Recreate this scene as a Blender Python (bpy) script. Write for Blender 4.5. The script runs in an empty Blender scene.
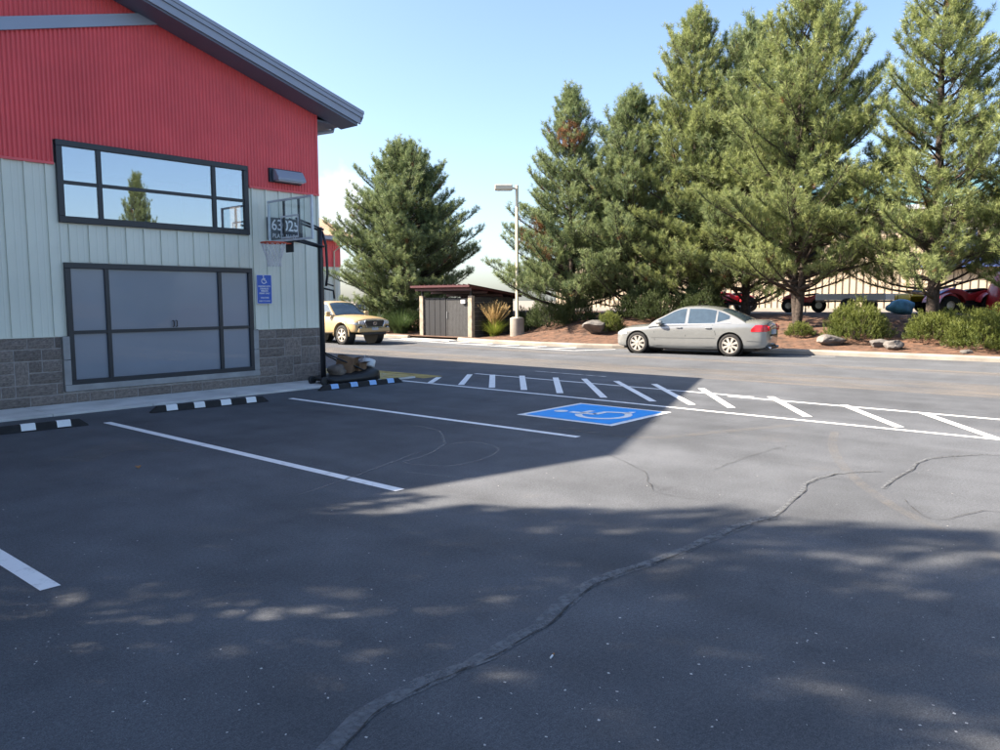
import bpy, bmesh, math, random
import numpy as np
from mathutils import Vector, Matrix
random.seed(7); RNG = np.random.default_rng(11)
PI = math.pi
S = bpy.context.scene
COL = S.collection

# ------------------------------------------------------------------ camera
CAM_H = 1.70; FPX = 774.0; PITCH, YAW, ROLL = map(math.radians, (5.55, 40.66, -0.21))
_F = Vector((math.cos(YAW)*math.cos(PITCH), math.sin(YAW)*math.cos(PITCH), -math.sin(PITCH)))
_R0 = _F.cross(Vector((0, 0, 1))).normalized(); _U0 = _R0.cross(_F)
_R = _R0*math.cos(ROLL) + _U0*math.sin(ROLL); _U = -_R0*math.sin(ROLL) + _U0*math.cos(ROLL)
cd = bpy.data.cameras.new('camera'); cam = bpy.data.objects.new('camera', cd); COL.objects.link(cam)
cd.sensor_width = 36.0; cd.lens = FPX/1000*36; cd.clip_end = 3000; cd.clip_start = 0.05
cam.matrix_world = Matrix(((_R.x, _U.x, -_F.x, 0), (_R.y, _U.y, -_F.y, 0), (_R.z, _U.z, -_F.z, CAM_H), (0, 0, 0, 1)))
S.camera = cam

# ------------------------------------------------------------------ light: sky, sun, exposure
SUN_DIR = Vector((-0.834, 0.970, 1.0)).normalized()          # towards the sun
SUN_EL = math.asin(SUN_DIR.z); SUN_AZ = math.atan2(SUN_DIR.x, SUN_DIR.y)
W = bpy.data.worlds.new('World'); S.world = W; W.use_nodes = True
wn, wl = W.node_tree.nodes, W.node_tree.links
wn.clear()
wo = wn.new('ShaderNodeOutputWorld'); bg = wn.new('ShaderNodeBackground'); sky = wn.new('ShaderNodeTexSky')
sky.sky_type = 'NISHITA'; sky.sun_disc = False; sky.sun_elevation = SUN_EL; sky.sun_rotation = SUN_AZ
sky.altitude = 1100; sky.air_density = 1.0; sky.dust_density = 4.2; sky.ozone_density = 2.2
bg.inputs['Strength'].default_value = 0.078
# a small heap of cumulus low over the roofs
tc = wn.new('ShaderNodeTexCoord')
nz = wn.new('ShaderNodeTexNoise'); nz.inputs['Scale'].default_value = 22; nz.inputs['Detail'].default_value = 6
wl.new(tc.outputs['Generated'], nz.inputs['Vector'])
cdir = (_F*FPX + _R*(337-500) - _U*(207-375)).normalized()
dist = wn.new('ShaderNodeVectorMath'); dist.operation = 'DISTANCE'; dist.inputs[1].default_value = cdir
wl.new(tc.outputs['Generated'], dist.inputs[0])
m1 = wn.new('ShaderNodeMapRange'); m1.inputs[1].default_value = 0.015; m1.inputs[2].default_value = 0.085; m1.inputs[3].default_value = 0.42; m1.inputs[4].default_value = -0.30
wl.new(dist.outputs['Value'], m1.inputs[0])
ad = wn.new('ShaderNodeMath'); ad.operation = 'ADD'; wl.new(m1.outputs[0], ad.inputs[0]); wl.new(nz.outputs['Fac'], ad.inputs[1])
m2 = wn.new('ShaderNodeMapRange'); m2.inputs[1].default_value = 0.55; m2.inputs[2].default_value = 0.78; m2.inputs[3].default_value = 0; m2.inputs[4].default_value = 0.8
wl.new(ad.outputs[0], m2.inputs[0])
mx = wn.new('ShaderNodeMixRGB'); mx.inputs[2].default_value = (4.0, 4.1, 4.25, 1)
wl.new(m2.outputs[0], mx.inputs[0]); wl.new(sky.outputs[0], mx.inputs[1])
wl.new(mx.outputs[0], bg.inputs['Color']); wl.new(bg.outputs[0], wo.inputs['Surface'])

sd = bpy.data.lights.new('sun', 'SUN'); sun = bpy.data.objects.new('sun', sd); COL.objects.link(sun)
sd.energy = 4.3; sd.angle = math.radians(0.53); sd.color = (1.0, 0.865, 0.71)
sun.rotation_euler = (-SUN_DIR).to_track_quat('-Z', 'Y').to_euler(); sun.location = (-20, 24, 40)
vs = S.view_settings; vs.view_transform = 'Standard'; vs.look = 'None'; vs.exposure = 2.13; vs.gamma = 1; vs.use_curve_mapping = False

# ------------------------------------------------------------------ helpers
def ray(px, py): return _F*FPX + _R*(px-500) - _U*(py-375)
def G(px, py, z=0.0):                                         # a pixel whose point lies on the ground
    d = ray(px, py); t = (z-CAM_H)/d.z; p = d*t; return (p.x, p.y)
def WL(px, py, Y):                                            # a pixel whose point lies on a wall Y = const
    d = ray(px, py); t = Y/d.y; return (d.x*t, CAM_H + d.z*t)

class MB:
    def __init__(s): s.v = []; s.f = []; s.m = []; s.mi = 0
    def add(s, vs, fs):
        o = len(s.v); s.v += [tuple(p) for p in vs]; s.f += [tuple(i+o for i in f) for f in fs]; s.m += [s.mi]*len(fs); return s
    def box(s, a, b):
        x0, y0, z0 = a; x1, y1, z1 = b
        return s.add([(x0,y0,z0),(x1,y0,z0),(x1,y1,z0),(x0,y1,z0),(x0,y0,z1),(x1,y0,z1),(x1,y1,z1),(x0,y1,z1)],
                     [(0,3,2,1),(4,5,6,7),(0,1,5,4),(1,2,6,5),(2,3,7,6),(3,0,4,7)])
    def tube(s, pts, rs, n=8, caps=True):
        pts = [Vector(p) for p in pts]
        if not hasattr(rs, '__len__'): rs = [rs]*len(pts)
        vs = []; fs = []; up = None
        for i, p in enumerate(pts):
            t = (pts[min(i+1, len(pts)-1)] - pts[max(i-1, 0)])
            t = t.normalized() if t.length > 1e-9 else Vector((0, 0, 1))
            if up is None: up = Vector((0, 0, 1)) if abs(t.z) < .9 else Vector((1, 0, 0))
            a = t.cross(up); a = a.normalized() if a.length > 1e-6 else t.orthogonal().normalized()
            b = t.cross(a).normalized(); up = -b if up.dot(-b) > 0 else b
            for k in range(n):
                an = 2*PI*k/n; vs.append(p + (a*math.cos(an) + b*math.sin(an))*rs[i])
        for i in range(len(pts)-1):
            for k in range(n):
                k2 = (k+1) % n; fs.append((i*n+k, i*n+k2, (i+1)*n+k2, (i+1)*n+k))
        if caps: fs += [tuple(range(n)), tuple(range((len(pts)-1)*n, len(pts)*n))[::-1]]
        return s.add(vs, fs)
    def lathe(s, prof, n=24, origin=(0,0,0), axis='z'):
        vs = []; fs = []; ox, oy, oz = origin
        for r, h in prof:
            for k in range(n):
                an = 2*PI*k/n; c, q = r*math.cos(an), r*math.sin(an)
                vs.append({'z': (ox+c, oy+q, oz+h), 'y': (ox+c, oy+h, oz+q), 'x': (ox+h, oy+c, oz+q)}[axis])
        for i in range(len(prof)-1):
            for k in range(n):
                k2 = (k+1) % n; fs.append((i*n+k, i*n+k2, (i+1)*n+k2, (i+1)*n+k))
        return s.add(vs, fs)
    def prism(s, poly, h0, h1, axis='y'):                     # polygon (a,b) extruded along an axis
        n = len(poly)
        def P(a, b, h): return {'y': (a, h, b), 'x': (h, a, b), 'z': (a, b, h)}[axis]
        vs = [P(a, b, h0) for a, b in poly] + [P(a, b, h1) for a, b in poly]
        fs = [tuple(range(n)), tuple(range(n, 2*n))[::-1]] + [(i, i+n, (i+1) % n + n, (i+1) % n) for i in range(n)]
        return s.add(vs, fs)
    def mesh(s, name, mats, smooth=False):
        me = bpy.data.meshes.new(name); me.from_pydata(s.v, [], s.f)
        for m in (mats if isinstance(mats, (list, tuple)) else [mats]): me.materials.append(m)
        if any(s.m): me.polygons.foreach_set('material_index', s.m)
        bm = bmesh.new(); bm.from_mesh(me); bmesh.ops.recalc_face_normals(bm, faces=bm.faces); bm.to_mesh(me); bm.free()
        if smooth: me.polygons.foreach_set('use_smooth', [True]*len(me.polygons))
        me.update(); return me
    def build(s, name, mats, parent=None, smooth=False, bevel=0.0):
        o = bpy.data.objects.new(name, s.mesh(name, mats, smooth)); COL.objects.link(o); o.parent = parent
        if bevel:
            b = o.modifiers.new('bevel', 'BEVEL'); b.width = bevel; b.segments = 2; b.limit_method = 'ANGLE'; b.angle_limit = math.radians(40)
        return o
def empty(name, loc=(0,0,0), rz=0.0):
    o = bpy.data.objects.new(name, None); COL.objects.link(o); o.location = loc; o.rotation_euler = (0, 0, rz); o.empty_display_size = .2; return o
def tag(o, label=None, cat=None, group=None, kind=None):
    for k, v in (('label', label), ('category', cat), ('group', group), ('kind', kind)):
        if v: o[k] = v
    return o
def link(name, me, parent=None, loc=(0,0,0), rot=(0,0,0), sc=(1,1,1)):
    o = bpy.data.objects.new(name, me); COL.objects.link(o); o.parent = parent; o.location = loc; o.rotation_euler = rot; o.scale = sc; return o
def copy_tree(o, parent=None):
    c = o.copy(); COL.objects.link(c); c.parent = parent
    for ch in o.children: copy_tree(ch, c)
    return c
def autosmooth(o, deg=35):
    me = o.data; bm = bmesh.new(); bm.from_mesh(me)
    for e in bm.edges:
        e.smooth = not (len(e.link_faces) == 2 and e.calc_face_angle(0) > math.radians(deg))
    for f in bm.faces: f.smooth = True
    bm.to_mesh(me); bm.free(); return o

# ------------------------------------------------------------------ materials
def mat(name, col, rough=.6, metal=0., var=.12, scale=6., bump=0., bscale=60., spec=.5, coat=0., col2=None, detail=5., coords='Object', objvar=0.):
    m = bpy.data.materials.new(name); m.use_nodes = True; n, l = m.node_tree.nodes, m.node_tree.links
    b = n['Principled BSDF']; b.inputs['Roughness'].default_value = rough; b.inputs['Metallic'].default_value = metal
    b.inputs['Specular IOR Level'].default_value = spec; b.inputs['Coat Weight'].default_value = coat
    t = n.new('ShaderNodeTexCoord'); z = n.new('ShaderNodeTexNoise'); z.inputs['Scale'].default_value = scale; z.inputs['Detail'].default_value = detail
    l.new(t.outputs[coords], z.inputs['Vector'])
    r = n.new('ShaderNodeValToRGB'); r.color_ramp.elements[0].position = .3; r.color_ramp.elements[1].position = .7
    a = col2 if col2 else tuple(c*(1-var*1.6) for c in col); c2 = tuple(min(1, c*(1+var)) for c in col)
    r.color_ramp.elements[0].color = (*a, 1); r.color_ramp.elements[1].color = (*c2, 1)
    l.new(z.outputs['Fac'], r.inputs['Fac'])
    out = r.outputs[0]
    if objvar:
        oi = n.new('ShaderNodeObjectInfo'); mr = n.new('ShaderNodeMapRange'); mr.inputs[3].default_value = 1-objvar; mr.inputs[4].default_value = 1+objvar
        l.new(oi.outputs['Random'], mr.inputs[0])
        mm = n.new('ShaderNodeMixRGB'); mm.blend_type = 'MULTIPLY'; mm.inputs[0].default_value = 1
        l.new(out, mm.inputs[1]); l.new(mr.outputs[0], mm.inputs[2]); out = mm.outputs[0]
    l.new(out, b.inputs['Base Color'])
    if bump:
        z2 = n.new('ShaderNodeTexNoise'); z2.inputs['Scale'].default_value = bscale; z2.inputs['Detail'].default_value = 4
        l.new(t.outputs[coords], z2.inputs['Vector'])
        bp = n.new('ShaderNodeBump'); bp.inputs['Strength'].default_value = bump; bp.inputs['Distance'].default_value = .02
        l.new(z2.outputs['Fac'], bp.inputs['Height']); l.new(bp.outputs[0], b.inputs['Normal'])
    return m

def asphalt_mat(name, base):
    m = bpy.data.materials.new(name); m.use_nodes = True; n, l = m.node_tree.nodes, m.node_tree.links
    b = n['Principled BSDF']; t = n.new('ShaderNodeTexCoord')
    def noise(sc, det=4, rg=.5, w=None):
        z = n.new('ShaderNodeTexNoise'); z.inputs['Scale'].default_value = sc; z.inputs['Detail'].default_value = det; z.inputs['Roughness'].default_value = rg
        l.new(t.outputs['Object'], z.inputs['Vector']); return z.outputs['Fac']
    def rng(v, a, b_, c, d):
        r = n.new('ShaderNodeMapRange'); r.inputs[1].default_value = a; r.inputs[2].default_value = b_; r.inputs[3].default_value = c; r.inputs[4].default_value = d; l.new(v, r.inputs[0]); return r.outputs[0]
    def mul(a, b_):
        q = n.new('ShaderNodeMath'); q.operation = 'MULTIPLY'; l.new(a, q.inputs[0]); l.new(b_, q.inputs[1]); return q.outputs[0]
    v = mul(mul(rng(noise(.16, 6, .6), .3, .7, .74, 1.24), rng(noise(1.3, 5, .65), .3, .7, .86, 1.12)), mul(rng(noise(160, 3, .7), .3, .75, .5, 1.6), rng(noise(48, 4, .7), .35, .7, .8, 1.22)))
    # long faint wear streaks along the driving lane
    mp = n.new('ShaderNodeMapping'); mp.inputs['Scale'].default_value = (1.6, .12, 1); l.new(t.outputs['Object'], mp.inputs['Vector'])
    st = n.new('ShaderNodeTexNoise'); st.inputs['Scale'].default_value = 1.0; st.inputs['Detail'].default_value = 6; l.new(mp.outputs[0], st.inputs['Vector'])
    v = mul(mul(v, rng(st.outputs['Fac'], .35, .7, .92, 1.14)), rng(noise(1.9, 6, .7), .60, .78, 1.0, .70))
    mx = n.new('ShaderNodeMixRGB'); mx.blend_type = 'MULTIPLY'; mx.inputs[0].default_value = 1; mx.inputs[1].default_value = (*base, 1); l.new(v, mx.inputs[2])
    # pale stone chips showing in the binder
    vo = n.new('ShaderNodeTexVoronoi'); vo.inputs['Scale'].default_value = 55; l.new(t.outputs['Object'], vo.inputs['Vector'])
    chips = rng(vo.outputs['Distance'], .06, .13, 1, 0)
    sel = n.new('ShaderNodeSeparateColor'); l.new(vo.outputs['Color'], sel.inputs[0])
    pick = rng(sel.outputs[0], .9, .92, 0, .55)
    mx2 = n.new('ShaderNodeMixRGB'); l.new(mul(chips, pick), mx2.inputs[0]); l.new(mx.outputs[0], mx2.inputs[1]); mx2.inputs[2].default_value = (.30, .29, .27, 1)
    # dusty pale stains
    mx3 = n.new('ShaderNodeMixRGB'); l.new(rng(noise(.45, 7, .7), .58, .78, 0, .34), mx3.inputs[0]); l.new(mx2.outputs[0], mx3.inputs[1]); mx3.inputs[2].default_value = (.17, .15, .125, 1)
    l.new(mx3.outputs[0], b.inputs['Base Color'])
    l.new(rng(noise(3, 4), .3, .7, .78, .92), b.inputs['Roughness']); b.inputs['Specular IOR Level'].default_value = .15
    bp = n.new('ShaderNodeBump'); bp.inputs['Strength'].default_value = .5; bp.inputs['Distance'].default_value = .006
    l.new(noise(130, 3, .8), bp.inputs['Height']); l.new(bp.outputs[0], b.inputs['Normal'])
    return m

def overlay_mat(name, col, amount, scale, rough=.85, stretch=(1,1,1), lo=.42, hi=.62):
    """thin dust or paint that breaks up: colour over see-through gaps"""
    m = bpy.data.materials.new(name); m.use_nodes = True; n, l = m.node_tree.nodes, m.node_tree.links
    b = n['Principled BSDF']; b.inputs['Base Color'].default_value = (*col, 1); b.inputs['Roughness'].default_value = rough; b.inputs['Specular IOR Level'].default_value = .25
    t = n.new('ShaderNodeTexCoord'); mp = n.new('ShaderNodeMapping'); mp.inputs['Scale'].default_value = stretch; l.new(t.outputs['Object'], mp.inputs['Vector'])
    z = n.new('ShaderNodeTexNoise'); z.inputs['Scale'].default_value = scale; z.inputs['Detail'].default_value = 7; z.inputs['Roughness'].default_value = .7
    l.new(mp.outputs[0], z.inputs['Vector'])
    r = n.new('ShaderNodeMapRange'); r.inputs[1].default_value = lo; r.inputs[2].default_value = hi; r.inputs[3].default_value = amount[0]; r.inputs[4].default_value = amount[1]
    l.new(z.outputs['Fac'], r.inputs[0]); l.new(r.outputs[0], b.inputs['Alpha'])
    return m

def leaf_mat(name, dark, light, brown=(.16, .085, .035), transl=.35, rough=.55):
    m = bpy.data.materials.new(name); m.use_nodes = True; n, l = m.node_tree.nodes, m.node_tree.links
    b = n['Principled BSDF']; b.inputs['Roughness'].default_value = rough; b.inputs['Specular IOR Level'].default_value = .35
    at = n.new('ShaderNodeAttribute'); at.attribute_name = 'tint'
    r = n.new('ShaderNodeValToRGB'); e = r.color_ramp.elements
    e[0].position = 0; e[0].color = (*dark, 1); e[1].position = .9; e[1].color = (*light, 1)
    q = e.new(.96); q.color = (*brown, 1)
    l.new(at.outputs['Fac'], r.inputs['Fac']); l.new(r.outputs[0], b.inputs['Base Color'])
    tr = n.new('ShaderNodeBsdfTranslucent'); l.new(r.outputs[0], tr.inputs['Color'])
    ms = n.new('ShaderNodeMixShader'); ms.inputs[0].default_value = transl
    l.new(b.outputs[0], ms.inputs[1]); l.new(tr.outputs[0], ms.inputs[2]); l.new(ms.outputs[0], n['Material Output'].inputs['Surface'])
    return m

def glass_mat(name, tint, refl, rough=.0):
    m = bpy.data.materials.new(name); m.use_nodes = True; n, l = m.node_tree.nodes, m.node_tree.links
    n.remove(n['Principled BSDF'])
    tr = n.new('ShaderNodeBsdfTransparent'); tr.inputs[0].default_value = (*tint, 1)
    gl = n.new('ShaderNodeBsdfGlossy'); gl.inputs['Roughness'].default_value = rough; gl.inputs[0].default_value = (.95, .97, 1, 1)
    fr = n.new('ShaderNodeLayerWeight'); fr.inputs[0].default_value = .5
    pw = n.new('ShaderNodeMath'); pw.operation = 'POWER'; pw.inputs[1].default_value = 4; l.new(fr.outputs['Facing'], pw.inputs[0])
    r = n.new('ShaderNodeMapRange'); r.inputs[3].default_value = refl; r.inputs[4].default_value = 1; l.new(pw.outputs[0], r.inputs[0])
    ms = n.new('ShaderNodeMixShader'); l.new(r.outputs[0], ms.inputs[0]); l.new(tr.outputs[0], ms.inputs[1]); l.new(gl.outputs[0], ms.inputs[2])
    l.new(ms.outputs[0], n['Material Output'].inputs['Surface']); return m

M = {}
M['asphalt'] = asphalt_mat('asphalt', (.107, .115, .126))
M['gravel'] = mat('yard_gravel', (.24, .21, .17), .9, var=.25, scale=3, bump=.4, bscale=40)
M['mulch'] = mat('bark_mulch', (.125, .066, .040), .95, var=.35, scale=4, bump=1.0, bscale=18, col2=(.05, .03, .021))  # bark brown darkened and mottled, standing in for shade of pines and shrubs
M['concrete'] = mat('concrete', (.66, .65, .62), .85, var=.14, scale=1.6, bump=.15, bscale=60)
M['kerb'] = mat('kerb_concrete', (.27, .245, .21), .9, var=.22, scale=1.2, bump=.3, bscale=30)
M['paint'] = overlay_mat('white_road_paint', (.86, .87, .86), (1.0, .55), 8, .6, lo=.54, hi=.76)
M['oldpaint'] = overlay_mat('worn_white_paint', (.72, .72, .70), (.95, .2), 6, .7, lo=.45, hi=.68)
M['bluepaint'] = mat('blue_road_paint', (.005, .35, .93), .5, var=.06, scale=5)
M['yellowpaint'] = overlay_mat('worn_yellow_paint', (.50, .38, .12), (.9, .25), 2.5, .8, lo=.45, hi=.7)
M['dust'] = overlay_mat('dry_dust', (.27, .235, .195), (0., .6), .9, .95, stretch=(2.2, .35, 1), lo=.38, hi=.72)
M['scuff'] = overlay_mat('pale_tyre_scuff', (.28, .255, .22), (0., .28), 5, .95, lo=.35, hi=.75)
M['chalk'] = overlay_mat('pale_crack_filler', (.30, .30, .29), (.1, .6), 7, .9, lo=.35, hi=.65)
M['sealant'] = overlay_mat('crack_sealant', (.15, .16, .17), (.35, .95), 16, .6, lo=.36, hi=.62)
M['crack'] = mat('open_crack', (.045, .045, .045), .95, var=.3, scale=20)
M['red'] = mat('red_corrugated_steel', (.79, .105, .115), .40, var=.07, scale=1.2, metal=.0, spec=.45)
M['sage'] = mat('sage_grey_steel', (.75, .77, .67), .45, var=.06, scale=.8, spec=.4, objvar=.015)
M['block'] = mat('split_face_block', (.265, .225, .20), .92, var=.25, scale=9, bump=.9, bscale=38, objvar=.16)
M['mortar'] = mat('block_mortar', (.37, .345, .33), .95, var=.15, scale=12, bump=.3, bscale=80)
M['sill'] = mat('cast_sill', (.33, .33, .33), .85, var=.12, scale=4, bump=.15, bscale=60)
M['frame'] = mat('dark_window_frame', (.013, .018, .027), .4, var=.15, scale=3)
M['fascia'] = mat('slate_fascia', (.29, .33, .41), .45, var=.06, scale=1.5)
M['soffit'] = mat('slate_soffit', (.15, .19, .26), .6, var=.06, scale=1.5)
M['band'] = mat('slate_trim_band', (.30, .36, .47), .5, var=.05, scale=1.5)
M['inner'] = mat('white_interior_wall', (.78, .78, .76), .8, var=.03)
M['carpet'] = mat('interior_floor', (.2, .19, .18), .9)
M['shade'] = mat('window_shade_fabric', (.195, .23, .285), .35, var=.05, scale=.8, spec=.6, coat=.4)
M['glass'] = glass_mat('window_glass', (.62, .68, .74), .27)
M['clear'] = glass_mat('clear_acrylic', (.90, .93, .94), .03)
M['black'] = mat('black_plastic', (.014, .015, .017), .5, var=.2, scale=8)
M['blacksteel'] = mat('black_powder_coat', (.016, .018, .022), .38, var=.12, scale=5)
M['rubber'] = mat('black_rubber', (.016, .016, .017), .8, var=.25, scale=12, bump=.2, bscale=60)
M['tyre'] = mat('tyre_rubber', (.020, .020, .020), .85, var=.2, scale=14)
M['reflwhite'] = mat('white_reflector', (.80, .82, .82), .5, var=.05)
M['reflblue'] = mat('pale_blue_reflector', (.30, .52, .86), .5, var=.05)
M['orange'] = mat('orange_rim', (.60, .085, .035), .45)
M['net'] = mat('white_net_cord', (.72, .72, .72), .8)
M['whitetrim'] = mat('white_trim', (.62, .70, .74), .5)
M['signblue'] = mat('sign_blue', (.012, .10, .50), .35, var=.05)
M['signwhite'] = mat('sign_white', (.80, .82, .84), .45, var=.03)
M['signdark'] = mat('sign_slate', (.022, .035, .055), .5)
M['steel'] = mat('galvanised_steel', (.46, .47, .48), .4, metal=.6, var=.08)
M['box'] = mat('brown_cardboard', (.21, .125, .07), .85, var=.2, scale=5)
M['sack'] = mat('grey_brown_sack', (.15, .125, .105), .9, var=.25, scale=7, bump=.5, bscale=16)
M['whiteplastic'] = mat('white_plastic', (.74, .76, .78), .45)
M['bark'] = mat('pine_bark', (.055, .042, .034), .95, var=.4, scale=14, bump=1, bscale=26)
M['needles'] = leaf_mat('pine_needles', (.085, .138, .062), (.305, .345, .122), (.24,.12,.05), transl=.32)
M['needlesblue'] = leaf_mat('blue_green_pine_needles', (.068, .122, .066), (.245, .295, .120), (.26,.13,.06), transl=.32)
M['shrub'] = leaf_mat('shrub_leaf', (.050, .080, .018), (.185, .215, .050), transl=.35)
M['shrubdark'] = leaf_mat('dark_shrub_leaf', (.035, .060, .022), (.095, .125, .045), transl=.3)
M['grassgreen'] = leaf_mat('ornamental_grass', (.10, .16, .025), (.30, .34, .06), transl=.45)
M['grassdark'] = leaf_mat('dark_ornamental_grass', (.030, .065, .022), (.10, .15, .055), transl=.4)
M['plume'] = leaf_mat('dry_grass_plume', (.38, .27, .12), (.58, .44, .22), (.5, .36, .19), transl=.45)
M['rock'] = mat('grey_rock', (.15, .14, .13), .92, var=.3, scale=3, bump=.8, bscale=8)
M['wood'] = mat('weathered_post', (.32, .27, .21), .9, var=.25, scale=6)
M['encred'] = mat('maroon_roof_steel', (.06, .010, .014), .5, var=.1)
M['encdark'] = mat('charcoal_gate_steel', (.006, .008, .012), .6, var=.15)
M['encmesh'] = mat('grey_gate_slat', (.035, .037, .040), .65, var=.15)
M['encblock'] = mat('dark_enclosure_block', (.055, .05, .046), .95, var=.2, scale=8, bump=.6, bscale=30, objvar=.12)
M['poletan'] = mat('cream_pole_paint', (.55, .51, .40), .5, var=.06)
M['tanwall'] = mat('tan_steel_wall', (.40, .325, .235), .7, var=.06, scale=.5)
M['tandark'] = mat('tan_wall_rib', (.13, .105, .08), .7)
M['teal'] = mat('teal_steel_roof', (.12, .25, .27), .4, var=.1, scale=.7)
M['roof2'] = mat('tan_roof_steel', (.52, .36, .24), .6, var=.15, scale=1)
M['silver'] = mat('silver_car_paint', (.27, .28, .275), .22, metal=.4, var=.03, spec=.5, coat=.6)
M['tan'] = mat('sand_car_paint', (.48, .35, .18), .34, var=.04, coat=.5)
M['whitecar'] = mat('white_car_paint', (.78, .78, .77), .35, var=.03, coat=.4)
M['carglass'] = mat('dark_car_glass', (.035, .06, .085), .06, var=.1, spec=.9)
M['chrome'] = mat('bright_metal', (.62, .63, .64), .22, metal=.9, var=.05)
M['rim'] = mat('alloy_wheel', (.60, .56, .50), .35, metal=.45, var=.06)
M['taillight'] = mat('red_tail_lamp', (.52, .012, .02), .2, coat=.6, var=.1)
M['headlight'] = mat('clear_headlamp', (.48, .52, .56), .12, coat=.8, var=.25, scale=18)
M['plate'] = mat('licence_plate', (.42, .47, .55), .5)
M['atvred'] = mat('red_plastic', (.46, .02, .03), .4, coat=.3)
M['atvblue'] = mat('blue_plastic', (.03, .05, .34), .4, coat=.3)
M['atvyellow'] = mat('yellow_plastic', (.72, .46, .01), .4, coat=.3)
M['bluebanner'] = mat('blue_banner_cloth', (.035, .07, .24), .7, var=.2, scale=2)
M['teelblue'] = mat('light_blue_tarp', (.12, .33, .46), .6, var=.2)
M['drygrass'] = mat('dry_leaf', (.28, .14, .06), .8)
M['chip'] = mat('pale_stone_chip', (.55, .54, .52), .9)

# ------------------------------------------------------------------ ground, lot, kerbs, planting bed
mb = MB(); mb.add([(-900,-900,-.02),(900,-900,-.02),(900,900,-.02),(-900,900,-.02)], [(0,1,2,3)])
tag(mb.build('ground', M['gravel']), kind='structure')
mb = MB(); mb.add([(-60,-60,0),(33,-60,0),(33,75,0),(-60,75,0)], [(0,1,2,3)])
tag(mb.build('parking_lot', M['asphalt']), kind='structure')

KERB_R = [(24.3,-32),(24.25,-15),(24.15,-2),(24.1,3),(24.05,7),(24.0,9.6),(23.85,11.4),(23.4,13.1),(22.85,14.5),(22.6,15.8),(22.55,18),(22.7,20.2),(22.95,21.6),(23.25,22.3)]
KERB_L = [(23.4,25.5),(23.35,28),(23.4,33.0)]
def kx(y):
    pts = KERB_R + KERB_L; return float(np.interp(y, [p[1] for p in pts], [p[0] for p in pts]))
def smooth01(t): t = max(0., min(1., t)); return t*t*(3-2*t)
def zbed(x, y):
    a = smooth01((x-kx(y)-.3)/6.6); k = 1 - .9*smooth01((y-19.5)/2.5)*(1-smooth01((x-28)/3))
    return .125 + .98*a*k + .05*math.sin(x*2.1+y*1.3)*math.sin(y*1.7-x)*(1 if a > .03 else 0)
def kerb(pts, name):
    fine = []
    for i in range(len(pts)-1):
        (x0,y0),(x1,y1) = pts[i], pts[i+1]; n = max(2, int(math.hypot(x1-x0,y1-y0)/.5))
        fine += [(x0+(x1-x0)*k/n, y0+(y1-y0)*k/n) for k in range(n)]
    fine.append(pts[-1])
    prof = [(0,-.01),(0.0,.10),(.02,.135),(.05,.15),(.15,.152),(.16,.0)]
    vs = []; fs = []
    for i, (x, y) in enumerate(fine):
        a = fine[max(0,i-1)]; b = fine[min(len(fine)-1,i+1)]; t = Vector((b[0]-a[0], b[1]-a[1])).normalized(); nr = (t.y, -t.x)
        for q, z in prof: vs.append((x+nr[0]*q, y+nr[1]*q, z))
    P = len(prof)
    for i in range(len(fine)-1):
        for k in range(P-1): fs.append((i*P+k, i*P+k+1, (i+1)*P+k+1, (i+1)*P+k))
    fs += [tuple(range(P)), tuple(range((len(fine)-1)*P, len(fine)*P))]
    o = MB().add(vs, fs).build(name, M['kerb']); tag(o, kind='structure'); return o
kerb(KERB_R, 'kerb'); kerb(KERB_L, 'kerb')
mb = MB(); ys = np.arange(-32, 33.01, .4); NX = 26
for y in ys:
    x0 = kx(y)+.13
    for k in range(NX):
        u = k/(NX-1); x = x0 + (31.5-x0)*u**1.15; mb.v.append((x, float(y), zbed(x, y)))
for j in range(len(ys)-1):
    for k in range(NX-1):
        a = j*NX+k; mb.f.append((a, a+1, a+NX+1, a+NX)); mb.m.append(0)
tag(mb.build('planting_bed', M['mulch'], smooth=True), kind='structure')
mb = MB(); mb.box((31.4,-60,-.015), (140, 38, 1.10)); tag(mb.build('yard', M['gravel']), kind='structure')
# enclosure apron
mb = MB(); mb.box((22.9,22.45,-.005), (24.1,25.35,.03)); tag(mb.build('apron', M['concrete']), kind='structure')
# loose bark chips
def chips(name, n, mat_, pos, smin, smax, flat=.35, tint=False):
    mb = MB()
    for i in range(n):
        x, y, z = pos(i); s = random.uniform(smin, smax); a = random.uniform(0, PI); el = random.uniform(.3, 1)
        c, d = math.cos(a)*s, math.sin(a)*s; e, f = -math.sin(a)*s*el, math.cos(a)*s*el; h = s*flat
        mb.add([(x-c-e,y-d-f,z),(x+c-e,y+d-f,z),(x+c+e,y+d+f,z+random.uniform(0,h)),(x-c+e,y-d+f,z),(x+e*.2,y+f*.2,z+h)], [(0,1,4),(1,2,4),(2,3,4),(3,0,4)])
    return mb.build(name, mat_)
def bedpos(i):
    y = random.uniform(-4, 22); x = kx(y)+.18+random.random()**1.4*6; return x, y, zbed(x, y)-.005
tag(chips('bark_chips', 3500, M['mulch'], bedpos, .02, .055), 'loose reddish bark chips over the planting bed beneath the pines', 'bark chips', kind='stuff')

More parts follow.
